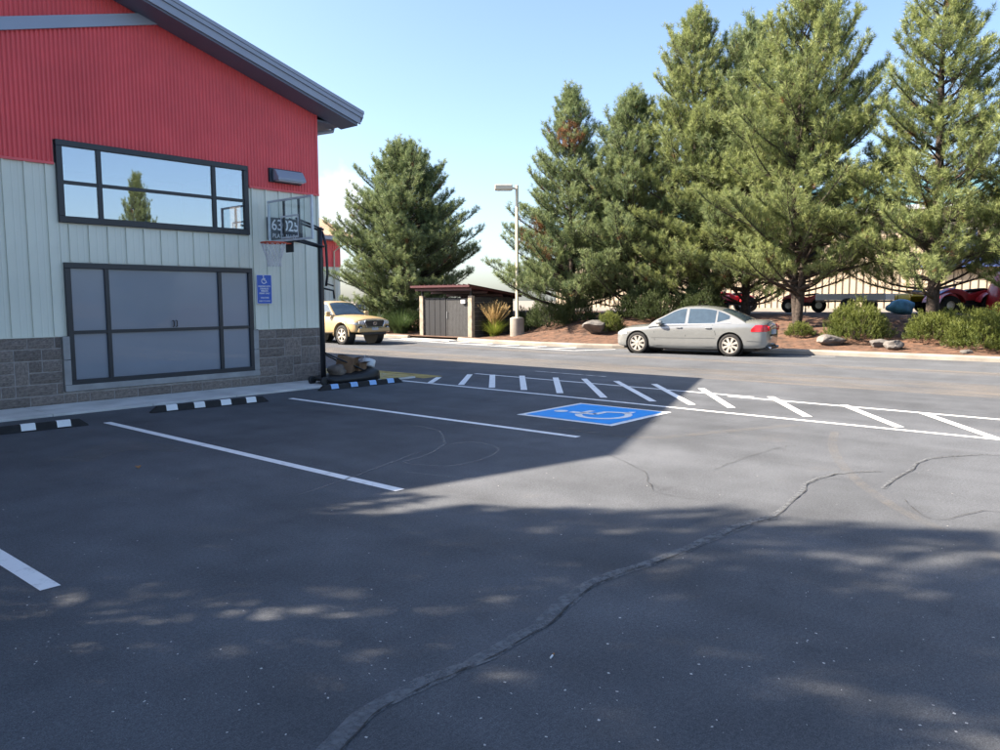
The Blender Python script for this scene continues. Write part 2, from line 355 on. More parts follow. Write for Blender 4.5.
# ------------------------------------------------------------------ road markings
def ribbon(mb, pts, w, z):
    pts = [Vector((p[0], p[1])) for p in pts]; vs = []
    for i, p in enumerate(pts):
        t = (pts[min(i+1,len(pts)-1)]-pts[max(i-1,0)]).normalized(); nr = Vector((-t.y, t.x)); ww = w[i] if hasattr(w, '__len__') else w
        vs += [(p.x+nr.x*ww/2, p.y+nr.y*ww/2, z), (p.x-nr.x*ww/2, p.y-nr.y*ww/2, z)]
    return mb.add(vs, [(2*i, 2*i+1, 2*i+3, 2*i+2) for i in range(len(pts)-1)])
def smoothline(pts, n=6, jit=0.):
    pts = [Vector(p[:2]) for p in pts]; out = []
    for i in range(len(pts)-1):
        p0, p1, p2, p3 = pts[max(0,i-1)], pts[i], pts[i+1], pts[min(len(pts)-1,i+2)]
        for k in range(n):
            t = k/n; q = .5*((2*p1)+(p2-p0)*t+(2*p0-5*p1+4*p2-p3)*t*t+(3*p1-p0-3*p2+p3)*t**3)
            out.append(q+Vector((random.gauss(0,jit), random.gauss(0,jit))))
    out.append(pts[-1]); return out
def marking(name, pts, w, z=.004, m='paint'):
    o = ribbon(MB(), pts, w, z).build(name, M[m]); tag(o, kind='structure'); return o
marking('stall_line', [(1.64,4.94),(1.62,11.2)], .115)
marking('stall_line', [(4.58,5.12),(4.57,11.22)], .11)
marking('stall_line', [(7.82,5.44),(7.78,11.5)], .11)
marking('stall_line', [(-1.3,4.9),(-1.3,11.2)], .11)
nearp = [G(408,381.3), G(690,405.3), G(1000,440)]; nx_ = [p[0] for p in nearp]
marking('aisle_line', [(11.02,12.2),(11.0,8.6),(10.92,5.2),(10.9,1.0),(10.88,-5)], .10)
marking('aisle_line', [(13.15,12.05),(13.05,8.0),(12.98,5.35)], .09)
marking('aisle_line', [(12.83,5.75),(12.75,3),(12.7,1),(12.68,-5)], .10)
stripes = [((439,377.5),(430,383.2)),((470,374.6),(461,385.2)),((492.5,375),(492,388)),((522,376),(524,390.3)),((555.5,377.8),(560,393.5)),((584,379),(604,398)),
           ((616,381.3),(653,401.8)),((654,384.3),(692,405)),((701,388.6),(731.5,408.2)),((770.5,397),(808,417.3)),((844,405.5),(899.5,427.6)),((923.5,413.6),(995.5,438.8))]
for a, b in stripes: marking('hatch_stripe', [G(*a), G(*b)], .125, .0075)
marking('hatch_stripe', [(12.7,.55),(10.9,-.6)], .125, .0075)
marking('faint_line', [(14.5,11.35),(14.42,9.3)], .07, .004, 'oldpaint')
# the accessible bay symbol: white border, blue field, white wheelchair
cx, cy, hs = 9.62, 6.40, .83
mb = MB(); mb.add([(cx-hs,cy-hs,.004),(cx+hs,cy-hs,.004),(cx+hs,cy+hs,.004),(cx-hs,cy+hs,.004)], [(0,1,2,3)]); tag(mb.build('symbol_border', M['paint']), kind='structure')
hb = hs-.095
mb = MB(); mb.add([(cx-hb,cy-hb,.008),(cx+hb,cy-hb,.008),(cx+hb,cy+hb,.008),(cx-hb,cy+hb,.008)], [(0,1,2,3)]); tag(mb.build('symbol_field', M['bluepaint']), kind='structure')
def wheelchair(s, ox, oy, put):
    """list of strips of the access symbol in a unit box, up = +v, chair facing +u"""
    mbx = MB()
    def st(pts, w): ribbon(mbx, [(ox+p[0]*s, oy+p[1]*s) for p in pts], w*s, 0)
    mbx.add([(ox+(-.10+.085*math.cos(a))*s, oy+(.40+.085*math.sin(a))*s, 0) for a in np.linspace(0, 2*PI, 14, endpoint=False)], [tuple(range(14))])
    st([(-.09,.27),(-.06,-.06)], .11); st([(-.07,-.06),(.16,-.06),(.27,-.33),(.36,-.30)], .095); st([(-.06,.12),(.15,.12)], .08)
    st([(.06+.30*math.cos(a)-.10, -.16+.28*math.sin(a)) for a in np.radians(np.linspace(115, 335, 18))], .085)
    mbx.v = [put(x, y) for x, y, z in mbx.v]; return mbx
mb = wheelchair(1.28, cx-.02, cy, lambda x, y: (x, y, .012)); tag(mb.build('wheelchair_symbol', M['paint']), kind='structure')
# far kerbside hatch and arc behind the car
marking('far_line', [(22.7,26),(21.95,22.2),(21.6,19.2),(21.2,16.4),(21.15,14.9)], .1)
marking('far_line', [(21.15,14.9),(21.9,14.55),(22.6,14.2)], .1)
for y in (25.0,23.2,21.5,20.0,18.6,17.3,16.0):
    xk = kx(y)-.12; xl = float(np.interp(y, [14.9,16.4,19.2,22.2,26],[21.15,21.2,21.6,21.95,22.7])); marking('far_tick', [(xk, y-.25),(xl+.02, y+.1)], .16, .0075)
marking('far_line', smoothline([(22.4,9.0),(22.9,8.6),(23.3,8.0),(23.6,7.3)], 5), .09, .004, 'oldpaint')
# dust band in the lane, scuffs, sealed cracks
def overlay(name, mb, m): tag(mb.build(name, M[m]), kind='structure')
overlay('dust_band', ribbon(MB(), [(16.6,32),(16.4,20),(16.5,8),(16.7,-14)], [1.6,2.0,2.2,2.6], .0035), 'dust')
overlay('dust_band', ribbon(MB(), [(20.3,33),(20.0,20),(20.2,4),(20.6,-14)], [.7,.8,.9,1.], .0035), 'dust')
overlay('dust_patch', ribbon(MB(), [G(70,462),G(120,445),G(190,450)], [.5,.9,.3], .0035), 'scuff')
arc = smoothline([G(835,432),G(833,448),G(848,472),G(888,503),G(945,532),G(1010,562)], 6)
overlay('tyre_scuff', ribbon(MB(), arc, .10, .004), 'scuff')
overlay('tyre_scuff', ribbon(MB(), smoothline([G(560,428),G(640,438),G(720,432),G(800,425)], 6), .16, .004), 'scuff')
overlay('tyre_scuff', ribbon(MB(), smoothline([G(410,425),G(440,432),G(446,444),G(470,442),G(498,448),G(486,458),G(450,466),G(404,463),G(425,456),G(446,444)], 7, .006), .035, .004), 'chalk')
overlay('tyre_scuff', ribbon(MB(), smoothline([G(300,495),G(350,478),G(385,465),G(420,452)], 7, .006), .03, .004), 'chalk')
overlay('tyre_scuff', ribbon(MB(), smoothline([G(405,472),G(440,476),G(470,479)], 7, .004), .03, .004), 'chalk')
def wander(n, k=5):                                           # slowly drifting random values
    v = np.convolve(RNG.normal(size=n+4*k), np.hanning(2*k+1)/k, 'same')[2*k:2*k+n]; return v
def crack(pts, wband, wline, jit):
    line = smoothline([G(*p) for p in pts], 22); n = len(line); a, b, c, d = (wander(n, q) for q in (6, 6, 7, 3))
    line = [p+Vector((a[i]*jit, b[i]*jit)) for i, p in enumerate(line)]
    if wband: overlay('sealed_crack', ribbon(MB(), line, [wband*max(.45, 1+.35*c[i]) for i in range(n)], .004), 'sealant')
    overlay('crack_line', ribbon(MB(), [p+Vector((wband*.34+d[i]*jit*.5, -wband*.34+a[i]*jit*.5)) for i, p in enumerate(line)], [wline*max(.15, .8+.7*d[i]) for i in range(n)], .008), 'crack')
crack([(322,760),(365,715),(420,685),(480,660),(540,625),(572,597),(600,580),(660,560),(705,541),(740,527),(772,517)], .095, .008, .012)
crack([(772,517),(795,498),(815,480),(845,473),(880,472)], .045, .007, .022)
crack([(880,489),(905,473),(925,460),(960,456),(1010,455)], .045, .007, .03)
crack([(715,470),(740,460),(780,448),(795,446)], 0, .005, .03)
crack([(600,452),(640,470),(655,492),(700,500)], 0, .005, .03)
crack([(905,500),(935,520),(985,512),(1010,516)], 0, .006, .03)
crack([(560,436),(600,430),(640,425),(662,419)], 0, .005, .03)
crack([(330,500),(440,497),(520,505)], 0, .003, .02)
# debris
def near(i):
    px, py = random.uniform(-10,1010), random.uniform(470,750)**1.0; x, y = G(px, py); return x, y, .002
tag(chips('stone_chips', 330, M['chip'], near, .002, .0062), 'pale stone crumbs strewn over the asphalt', 'crumbs', kind='stuff')
def leaf(px, py, s, m, label):
    x, y = G(px, py); mb = MB()
    n = 7; vs = []
    for i in range(n):
        u = i/(n-1); w = s*.45*math.sin(PI*min(1, u*1.02+.02))**.8; zz = s*.25*math.sin(u*3)+.004
        vs += [(u*s-s/2, -w, zz+s*.3*u*(1-u)), (u*s-s/2, 0, zz), (u*s-s/2, w, zz+s*.4*u*(1-u))]
    fs = []
    for i in range(n-1):
        for k in (0,1): fs.append((3*i+k, 3*i+k+1, 3*i+k+4, 3*i+k+3))
    o = mb.add(vs, fs).build('dry_leaf', m); o.location = (x, y, 0); o.rotation_euler = (0,0,random.uniform(0,6)); tag(o, label, 'leaf')
leaf(138, 468, .07, M['drygrass'], 'curled brown dry leaf lying in the parking bay behind the wheel stop')
mb = MB(); mb.tube([(-.022,0,.005),(.008,0,.005)], .0045, 10); cig = empty('cigarette_butt', (*G(552,657), 0), .3); mb.build('paper', M['whiteplastic'], cig)
mb = MB(); mb.tube([(.008,0,.005),(.028,0,.005)], .0047, 10); mb.build('filter', M['atvyellow'] if False else M['drygrass'], cig); tag(cig, 'cigarette butt with brown filter lying beside the long sealed crack', 'cigarette butt')

# ------------------------------------------------------------------ the red and sage steel building
YW = 13.65; XR = 10.03; XL = -10.2; XM = (XR+XL)/2; SL = .286; ZC = 5.55           # wall plane, corners, ridge, slope, soffit height at corner
YB = 30.0
UW = (5.00, 8.36, 3.00, 4.25); LW = (5.03, 8.38, .34, 2.30)                        # window openings
ZB = 1.13; ZR = 3.91
def ztop(x): return ZC + SL*(XR-x if x > XM else x-XL)
bld = empty('steel_building', ((XR+XL)/2, YW, 0)); tag(bld, 'red corrugated and sage steel building with block base and slate eaves', 'building')
def B(mb, name, m, parent=None, **k):
    mb.v = [(x-XM, y-YW, z) for x, y, z in mb.v]; return mb.build(name, m, parent or bld, **k)
# core walls (drywall colour inside) with real openings
mb = MB()
y0, y1 = YW+.03, YW+.2
def core(x0, x1, z0, z1): mb.box((x0, y0, z0), (x1, y1, z1))
core(XL+.05, UW[0], .0, 5.0); core(UW[1], XR-.21, .0, 5.0); core(UW[0], UW[1], 2.5, UW[2]); core(UW[0], UW[1], UW[3], 5.0); core(UW[0], UW[1], 0, 2.45)
mb.prism([(XL+.05,5.004),(XR-.21,5.004),(XR-.21,ztop(XR-.21)),(XM,ztop(XM)),(XL+.05,ztop(XL+.05))], y0, y1)
B(mb, 'wall_core', M['inner'])
mb = MB()
xs0, xs1 = XR-.2, XR-.02
for a, b in ((YW+.05, YW+.45), (YW+1.75, YW+2.1), (YW+3.4, YB)): mb.box((xs0, a, 2.7), (xs1, b, 4.4))
mb.box((xs0, YW+.05, 0), (xs1, YB, 2.696)); mb.box((xs0, YW+.05, 4.404), (xs1, YB, ZC-.02))
B(mb, 'side_wall', M['sage'])
mb = MB(); mb.box((XL+.05, YW+.21, 0), (XL+.2, YB, ZC-.02)); mb.prism([(XL+.05,0),(XR-.22,0),(XR-.22,ZC),(XM,ztop(XM)),(XL+.05,ZC)], YB-.2, YB-.05); B(mb, 'rear_wall', M['sage'])
mb = MB(); mb.box((3.2, YW+.21, 2.56), (XR-.22, YW+5.4, 2.66)); B(mb, 'upper_floor', M['carpet'])
mb = MB(); mb.box((3.2, YW+5.3, 2.67), (XR-.22, YW+5.4, 4.9)); mb.box((3.2, YW+.21, 2.67), (3.3, YW+5.29, 4.9)); mb.box((3.2, YW+.21, 4.62), (XR-.22, YW+5.29, 4.7)); B(mb, 'upper_room', M['inner'])
mb = MB(); mb.box((5.9,YW+3.6,2.67),(7.2,YW+4.2,3.35)); mb.box((6.5,YW+3.9,3.36),(7.0,YW+3.95,3.75)); B(mb, 'desk', M['inner'])
for ya, yb in ((YW+.45,YW+1.75),(YW+2.1,YW+3.4)):
    mb = MB(); mb.box((XR-.1,ya,2.7),(XR-.09,yb,4.4)); B(mb, 'side_window_pane', M['clear'])
# split face block base: each block its own piece
mb = MB(); mb.box((XL, YW-.028, 0), (LW[0]-.13, YW+.025, ZB)); mb.box((LW[1]+.13, YW-.028, 0), (XR, YW+.025, ZB)); mb.box((LW[0]-.128, YW-.028, 0), (LW[1]+.128, YW+.025, LW[2]-.125))
mb.box((XR-.015, YW+.03, 0), (XR+.02, YB, ZB))
basew = B(mb, 'block_base', M['mortar'])
blkm = []
for k in range(8):
    mbb = MB(); nx, nz = 4, 3; rr = random.Random(k)
    vs = []
    for j in range(nz+1):
        for i in range(nx+1):
            edge = i in (0, nx) or j in (0, nz); vs.append((i/nx, -.0 - (.006 if edge else rr.uniform(.012, .026)), j/nz))
    fs = [(j*(nx+1)+i, j*(nx+1)+i+1, (j+1)*(nx+1)+i+1, (j+1)*(nx+1)+i) for j in range(nz) for i in range(nx)]
    o = len(vs); ring = [i for i in range(nx+1)] + [(j+1)*(nx+1)-1 for j in range(1, nz+1)] + [nz*(nx+1)+i for i in range(nx-1, -1, -1)] + [j*(nx+1) for j in range(nz-1, 0, -1)]
    for r in ring: vs.append((vs[r][0], .025, vs[r][2]))
    for q in range(len(ring)): fs.append((ring[q], ring[(q+1) % len(ring)], o+(q+1) % len(ring), o+q))
    blkm.append(mbb.add(vs, fs).mesh('block', M['block']))
ch = ZB/6; g = .0085
def block(x0, x1, z0, z1):
    if x1-x0 < .06: return
    link('block', random.choice(blkm), basew, (x0+g-XM, -.028, z0+g), (0,0,0), (x1-x0-2*g, 1, z1-z0-2*g))
def blockrow(xa, xb, rows, seed):
    rr = random.Random(seed); used = {}
    for r in rows:
        x = xa + (0 if r % 2 else -.2)
        while x < xb-.02:
            w = rr.choice((.4,.4,.4,.2,.6)); a, b = max(xa, x), min(xb, x+w)
            if xb-b < .1: b = xb
            # now and then a block two courses tall
            key = (round(a,2), r)
            if b > a:
                hit = [q for q in used.get(r, []) if not (b <= q[0]+1e-6 or a >= q[1]-1e-6)]
                if not hit:
                    tall = rr.random() < .16 and r+1 in rows and r+1 < 6
                    if tall: used.setdefault(r+1, []).append((a, b))
                    block(a, b, r*ch, (r+2 if tall else r+1)*ch)
                else:
                    segs = [(a, b)]
                    for q in hit:
                        ns = []
                        for s0, s1 in segs:
                            if q[0] > s0: ns.append((s0, min(s1, q[0])))
                            if q[1] < s1: ns.append((max(s0, q[1]), s1))
                        segs = [z for z in ns if z[1]-z[0] > .05]
                    for s0, s1 in segs: block(s0, s1, r*ch, (r+1)*ch)
            x = b if b > x else x+w
blockrow(-.6, LW[0]-.13, range(6), 3); blockrow(LW[1]+.13, XR, range(6), 5); blockrow(LW[0]-.13, LW[1]+.13, range(1), 8)
mb = MB()
for r in range(6):
    x = XL
    while x < -.62:
        w = random.choice((.4,.4,.6)); e = min(x+w, -.6); mb.box((x+g, YW-.045, r*ch+g), (e-g, YW-.02, (r+1)*ch-g)); x += w
tag(B(mb, 'block_courses', M['block'], basew), kind='stuff')
# cast surround below and beside the lower window
mb = MB(); mb.box((LW[0]-.12, YW-.085, LW[2]-.115), (LW[1]+.12, YW-.0, LW[2]-.01)); B(mb, 'window_sill', M['sill'], bevel=.008)
for xa, xb in ((LW[0]-.12, LW[0]-.012), (LW[1]+.012, LW[1]+.12)):
    mb = MB(); mb.box((xa, YW-.075, LW[2]-.006), (xb, YW-.0, .74)); B(mb, 'jamb_block', M['sill'], bevel=.006)
    mb = MB(); mb.box((xa, YW-.075, .748), (xb, YW-.0, ZB)); B(mb, 'jamb_block', M['sill'], bevel=.006)
# sage vertical panels with standing ribs
sidp = MB(); sidp.box((XL, YW-.004, ZB+.001), (LW[0]-.002, YW+.024, ZR)); sidp.box((LW[1]+.002, YW-.004, ZB+.001), (XR, YW+.024, ZR)); sidp.box((LW[0]-.001, YW-.004, LW[3]), (LW[1]+.001, YW+.024, UW[2]))
sage = B(sidp, 'sage_siding', M['sage'])
def panelmesh(w, z0, z1):
    p = [(0,0),(.004,-.028),(.034,-.028),(.038,0)]; q = [(.13,0),(.138,-.003),(.15,-.003),(.158,0)] ; q2 = [(.225,0),(.233,-.003),(.245,-.003),(.253,0)]
    prof = [a for a in p + (q if w > .15 else []) + (q2 if w > .25 else []) + [(w,0)]]
    n = len(prof); m_ = MB()
    vs = [(a, b-.008, z0) for a, b in prof] + [(a, b-.008, z1) for a, b in prof]
    return m_.add(vs, [(i, i+1, i+1+n, i+n) for i in range(n-1)]).mesh('panel', M['sage'])
PW = .305; i = 0; x = XR-.04 - PW*46; far = MB()
while x < XR-.05:
    w = min(PW, XR-.03-x); segs = [(ZB+.012, ZR-.01)]
    c = x+w/2
    if LW[0]-.02 < c < LW[1]+.02: segs = [(LW[3]+.05, UW[2]-.05)]
    for z0, z1 in segs: link('panel', panelmesh(w, z0, z1), sage, (x-XM, 0, 0))
    x += PW
# the panel strips beside the windows where a panel is cut
mb = MB(); mb.box((LW[0]-.05, YW-.02, ZB+.01), (LW[0]-.004, YW-.0045, ZR)); mb.box((LW[1]+.004, YW-.02, ZB+.01), (LW[1]+.05, YW-.0045, ZR-.01)); B(mb, 'edge_trim', M['sage'])
mb = MB(); mb.box((XR-.035, YW-.04, ZB+.006), (XR+.012, YW+.03, ZR-.012)); B(mb, 'corner_trim', M['sage'])
mb = MB(); mb.box((XL, YW-.05, ZB-.004), (LW[0]-.125, YW-.005, ZB+.008)); mb.box((LW[1]+.125, YW-.05, ZB-.004), (XR+.01, YW-.005, ZB+.008)); B(mb, 'flashing', M['sage'])
# red corrugated upper wall
def corr(xa, xb, zlo, zhi, m_):
    pit = .0675; n = int((xb-xa)/pit*8); vs = []
    for k in range(n+1):
        x = xa+(xb-xa)*k/n; yy = YW-.022-.013*math.cos(2*PI*x/pit); vs += [(x, yy, zlo), (x, yy, zhi(x))]
    m_.add(vs, [(2*k, 2*k+2, 2*k+3, 2*k+1) for k in range(n)])
mb = MB(); zt = lambda x: ztop(x)+.05
corr(XL, UW[0]-.05, ZR, zt, mb); corr(UW[0]-.05, UW[1]+.05, UW[3]+.03, zt, mb); corr(UW[1]+.05, XR, ZR, zt, mb)
B(mb, 'red_siding', M['red'], smooth=True)
mb = MB(); mb.box((XR-.03, YW-.045, ZR-.03), (XR+.02, YW+.03, ZC)); mb.box((XL, YW-.05, ZR-.035), (UW[0]-.06, YW-.008, ZR+.004)); mb.box((UW[1]+.06, YW-.05, ZR-.035), (XR+.022, YW-.008, ZR+.004)); B(mb, 'red_trim', M['red'])
mb = MB(); mb.box((XR-.018, YW+.035, ZR), (XR+.015, YB, ZC)); B(mb, 'side_red_siding', M['red'])
# slanted trim band crossing the gable
xt0, zt0 = WL(0, 16.5, YW-.06); xt1, zt1 = WL(130, 13.5, YW-.06); xb0, zb0 = WL(0, 30, YW-.06); xb1, zb1 = WL(130, 25.5, YW-.06)
def ln(x, xa, za, xb, zb): return za+(zb-za)*(x-xa)/(xb-xa)
xf = -3.2
def meet(xa, za, xb, zb):                                     # where a slanted line runs in under the soffit
    k = (zb-za)/(xb-xa); return (ZC+SL*XR-za+k*xa)/(k+SL)
xi, xo = meet(xb0, zb0, xb1, zb1), meet(xt0, zt0, xt1, zt1)
mb = MB(); mb.prism([(xf, ln(xf,xt0,zt0,xt1,zt1)), (xf, ln(xf,xb0,zb0,xb1,zb1)), (xi, ln(xi,xb0,zb0,xb1,zb1)), (xo, ln(xo,xt0,zt0,xt1,zt1))], YW-.075, YW-.033); B(mb, 'trim_band', M['band'])
# windows
def window(name, Wd, vx, hz, fw, yf, yb):
    fr = MB(); x0, x1, z0, z1 = Wd
    fr.box((x0-.03, yf, z1-fw), (x1+.03, yb, z1+.03)); fr.box((x0-.03, yf, z0-.03), (x1+.03, yb, z0+fw*1.15)); fr.box((x0-.03, yf, z0+fw*1.15), (x0+fw, yb, z1-fw)); fr.box((x1-fw, yf, z0+fw*1.15), (x1+.03, yb, z1-fw))
    return B(fr, name, M['frame'], bevel=.006)
uf = window('upper_window', UW, None, None, .065, YW-.07, YW+.06)
lf = window('lower_window', LW, None, None, .062, YW-.07, YW+.03)
def bars(par, Wd, vx, hz, fw, yf, yb, glass, ins):
    x0, x1, z0, z1 = Wd
    for v in vx:
        mb = MB(); mb.box((v-.034, yf+.008, z0+fw*1.15), (v+.034, yb, z1-fw)); B(mb, 'mullion', M['frame'], par)
    cols = [x0+fw] + [v for v in vx] + [x1-fw]
    for a, b in zip(cols[:-1], cols[1:]):
        a2 = a+(.034 if a in vx else 0); b2 = b-(.034 if b in vx else 0)
        mb = MB(); mb.box((a2, yf+.014, hz-.028), (b2, yb, hz+.028)); B(mb, 'transom', M['frame'], par)
        for q0, q1 in ((z0+fw*1.15, hz-.028), (hz+.028, z1-fw)):
            mb = MB(); mb.box((a2, ins, q0), (b2, ins+.008, q1)); B(mb, 'pane', glass, par)
bars(uf, UW, (5.63, 7.68), 3.615, .065, YW-.07, YW+.05, M['glass'], YW-.03)
bars(lf, LW, (5.66, 7.72), 1.19, .062, YW-.07, YW+.02, M['shade'], YW-.025)
for hx in (6.79, 6.85):
    mb = MB(); mb.tube([(hx, YW-.03, 1.24), (hx, YW-.065, 1.25), (hx, YW-.065, 1.34), (hx, YW-.03, 1.35)], .009, 8); B(mb, 'pull_handle', M['blacksteel'], lf)
# roof, rake fascia, soffit, gutter
OV = .62; XE = XR+.74; XEL = XL-.74; YF = YW-OV
def zr(x, up=0.): return 5.62 + up + SL*((XE-x) if x > XM else (x-XEL))
roof = MB(); roof.prism([(XEL,5.62),(XM,zr(XM)),(XE,5.62),(XE,5.575),(XM,zr(XM)-.045),(XEL,5.575)], YF-.03, YB+.5)
roofo = B(roof, 'roof', M['fascia'])
def rake(name, t0, t1, ya, yb, m, xend=0.):
    a = XE+xend; mb = MB()
    mb.prism([(XEL-xend, 5.62+t0-SL*xend), (XM, zr(XM)+t0), (a, 5.62+t0-SL*xend), (a, 5.62+t1-SL*xend), (XM, zr(XM)+t1), (XEL-xend, 5.62+t1-SL*xend)], ya, yb); return B(mb, name, m, roofo)
rake('drip_edge', .012, -.055, YF-.055, YF-.032, M['fascia'], .012)
rake('rake_fascia', -.058, -.135, YF-.04, YF-.005, M['fascia'])
rake('rake_fascia', -.138, -.27, YF-.012, YF+.03, M['fascia'], -.05)
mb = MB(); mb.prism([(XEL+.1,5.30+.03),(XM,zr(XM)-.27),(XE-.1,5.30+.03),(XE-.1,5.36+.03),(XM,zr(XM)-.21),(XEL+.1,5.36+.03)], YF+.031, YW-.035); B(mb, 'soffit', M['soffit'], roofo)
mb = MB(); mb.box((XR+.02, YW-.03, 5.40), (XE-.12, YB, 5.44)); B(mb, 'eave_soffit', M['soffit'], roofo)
gp = [(XE-.10,5.59),(XE-.10,5.43),(XE-.06,5.41),(XE+.0,5.42),(XE+.035,5.50),(XE+.05,5.575),(XE+.04,5.575),(XE+.02,5.50),(XE-.01,5.435),(XE-.085,5.435),(XE-.085,5.59)]
mb = MB(); mb.prism(gp, YF+.02, YB); B(mb, 'gutter', M['fascia'], roofo)
mb = MB(); yy = YW+.35; mb.tube([(XE-.02,yy,5.42),(XE-.03,yy,5.36),(XR+.20,yy,5.22),(XR+.1,yy,5.17),(XR+.085,yy,5.05),(XR+.085,yy,.2)], .04, 8); B(mb, 'downspout', M['fascia'], roofo, smooth=True)

# ------------------------------------------------------------------ things on the wall
mb = MB(); x0, x1 = 8.86, 9.60
wlgt = empty('wall_light', (x0, YW, 4.04)); tag(wlgt, 'dark wedge shaped wall light on the red siding near the corner', 'light')
mb.prism([(-.02,.0),(-.02,.27),(-.075,.27),(-.075,.0)], .0, .74, 'x'); mb.build('back_plate', M['signdark'], wlgt, bevel=.006)
mb = MB(); mb.prism([(-.077,.03),(-.077,.25),(-.16,.24),(-.27,.08),(-.27,.03)], .07, .72, 'x'); mb.build('hood', M['fascia'], wlgt, bevel=.012)
mb = MB(); mb.box((.1,-.25,.018), (.69,-.09,.029)); mb.build('lens', M['whitetrim'], wlgt)

def text(name, body, size, m, parent, loc, bold=.0, align='CENTER', xs=1.0):
    cu = bpy.data.curves.new(name, 'FONT'); cu.body = body; cu.size = size; cu.align_x = align; cu.align_y = 'CENTER'; cu.extrude = .0015; cu.offset = bold
    t = bpy.data.objects.new(name, cu); COL.objects.link(t)
    dg = bpy.context.evaluated_depsgraph_get(); me = bpy.data.meshes.new_from_object(t.evaluated_get(dg)); me.materials.clear(); me.materials.append(m)
    bpy.data.objects.remove(t); o = link(name, me, parent, loc, (PI/2, 0, 0), (xs, 1, 1)); return o
xa, za = WL(266.5, 217, YW-.05); xb, zb = WL(301.5, 217, YW-.05); zc = WL(266.5, 240, YW-.05)[1]
ns = empty('number_sign', ((xa+xb)/2, YW-.045, zc)); hw = (xb-xa)/2; hh = za-zc
tag(ns, 'dark slate street number plaque with white numerals behind the backboard', 'sign')
mb = MB(); mb.box((-hw,-.03,0), (hw,.0,hh)); mb.build('plaque', M['signdark'], ns, bevel=.005)
mb = MB(); mb.box((-hw*.8,.0,hh*.3), (-hw*.7,.045,hh*.7)); mb.box((hw*.7,.0,hh*.3), (hw*.8,.045,hh*.7)); mb.build('standoff', M['steel'], ns)
text('numerals', '63025', .30, M['signwhite'], ns, (0,-.033,hh*.66), .003, xs=.86); text('street_name', 'PLATEAU DR', .115, M['signwhite'], ns, (0,-.033,hh*.2), .001, xs=.92)
xa, za = WL(256, 274.5, YW-.05); xb, zb = WL(271.2, 275, YW-.05); zc = WL(257, 304, YW-.05)[1]
ps = empty('parking_sign', ((xa+xb)/2, YW-.045, zc)); hw = (xb-xa)/2; hh = za-zc
tag(ps, 'blue accessible parking sign with white wheelchair fixed to the sage siding', 'sign')
def rrect(w, h0, h1, r, y, n=5):
    pts = []
    for cxx, czz, a0 in ((w-r,h1-r,0),(-w+r,h1-r,PI/2),(-w+r,h0+r,PI),(w-r,h0+r,1.5*PI)):
        pts += [(cxx+r*math.cos(a0+k*PI/2/n), czz+r*math.sin(a0+k*PI/2/n)) for k in range(n+1)]
    return pts
mb = MB(); mb.prism(rrect(hw,0,hh,.02,0), -.012, 0); mb.build('border', M['signwhite'], ps)
mb = MB(); mb.prism(rrect(hw-.010,.010,hh-.010,.015,0), -.016, -.0125); mb.build('face', M['signblue'], ps)
mb = MB(); mb.box((-.03,.0,hh*.45),(.03,.042,hh*.55)); mb.build('bracket', M['steel'], ps)
wc = wheelchair(.17, 0, hh*.83, lambda x, y: (x, -.018, y)); wc.build('wheelchair_symbol', M['signwhite'], ps)
for t_, zz, sz in (('PARKING WITH', .60, .040), ('DISABLED', .52, .046), ('PERSON', .44, .046), ('PERMIT ONLY', .36, .040), ('VIOLATORS', .21, .036), ('SUBJECT TO TOWING', .10, .027)):
    text('lettering', t_, sz, M['signwhite'], ps, (0,-.0175,hh*zz), .001, xs=.95)

# ------------------------------------------------------------------ sidewalk slabs and wheel stops
YS = 12.42
sw = MB(); sw.box((-12,YS+.01,-.01),(11.6,YW-.05,.012)); sw.box((XR+.05,YW-.03,-.01),(11.6,30,.012)); swo = sw.build('sidewalk', M['mortar']); tag(swo, kind='structure')
def slab(x0, y0_, x1, y1_):
    mb = MB(); mb.box((x0+.005,y0_+.005,-.005),(x1-.005,y1_-.005,.035)); mb.build('slab', M['concrete'], swo, bevel=.006)
x = -3.2
while x < 11.5:
    slab(x, YS, min(x+1.5, 11.62), YW-.052); x += 1.5
y = YW-.05
while y < 29: slab(XR+.04, y, 11.62, y+1.5); y += 1.5
marking('yellow_ramp', [(11.15,12.44),(11.15,17.5)], .85, .0405, 'yellowpaint')
marking('yellow_ramp', [(11.95,12.2),(12.0,15.3)], .6, .0045, 'yellowpaint')
sp = [(0,-.075),(.015,-.06),(.085,-.035),(.10,-.02),(.10,.02),(.085,.035),(.015,.06),(0,.075)]
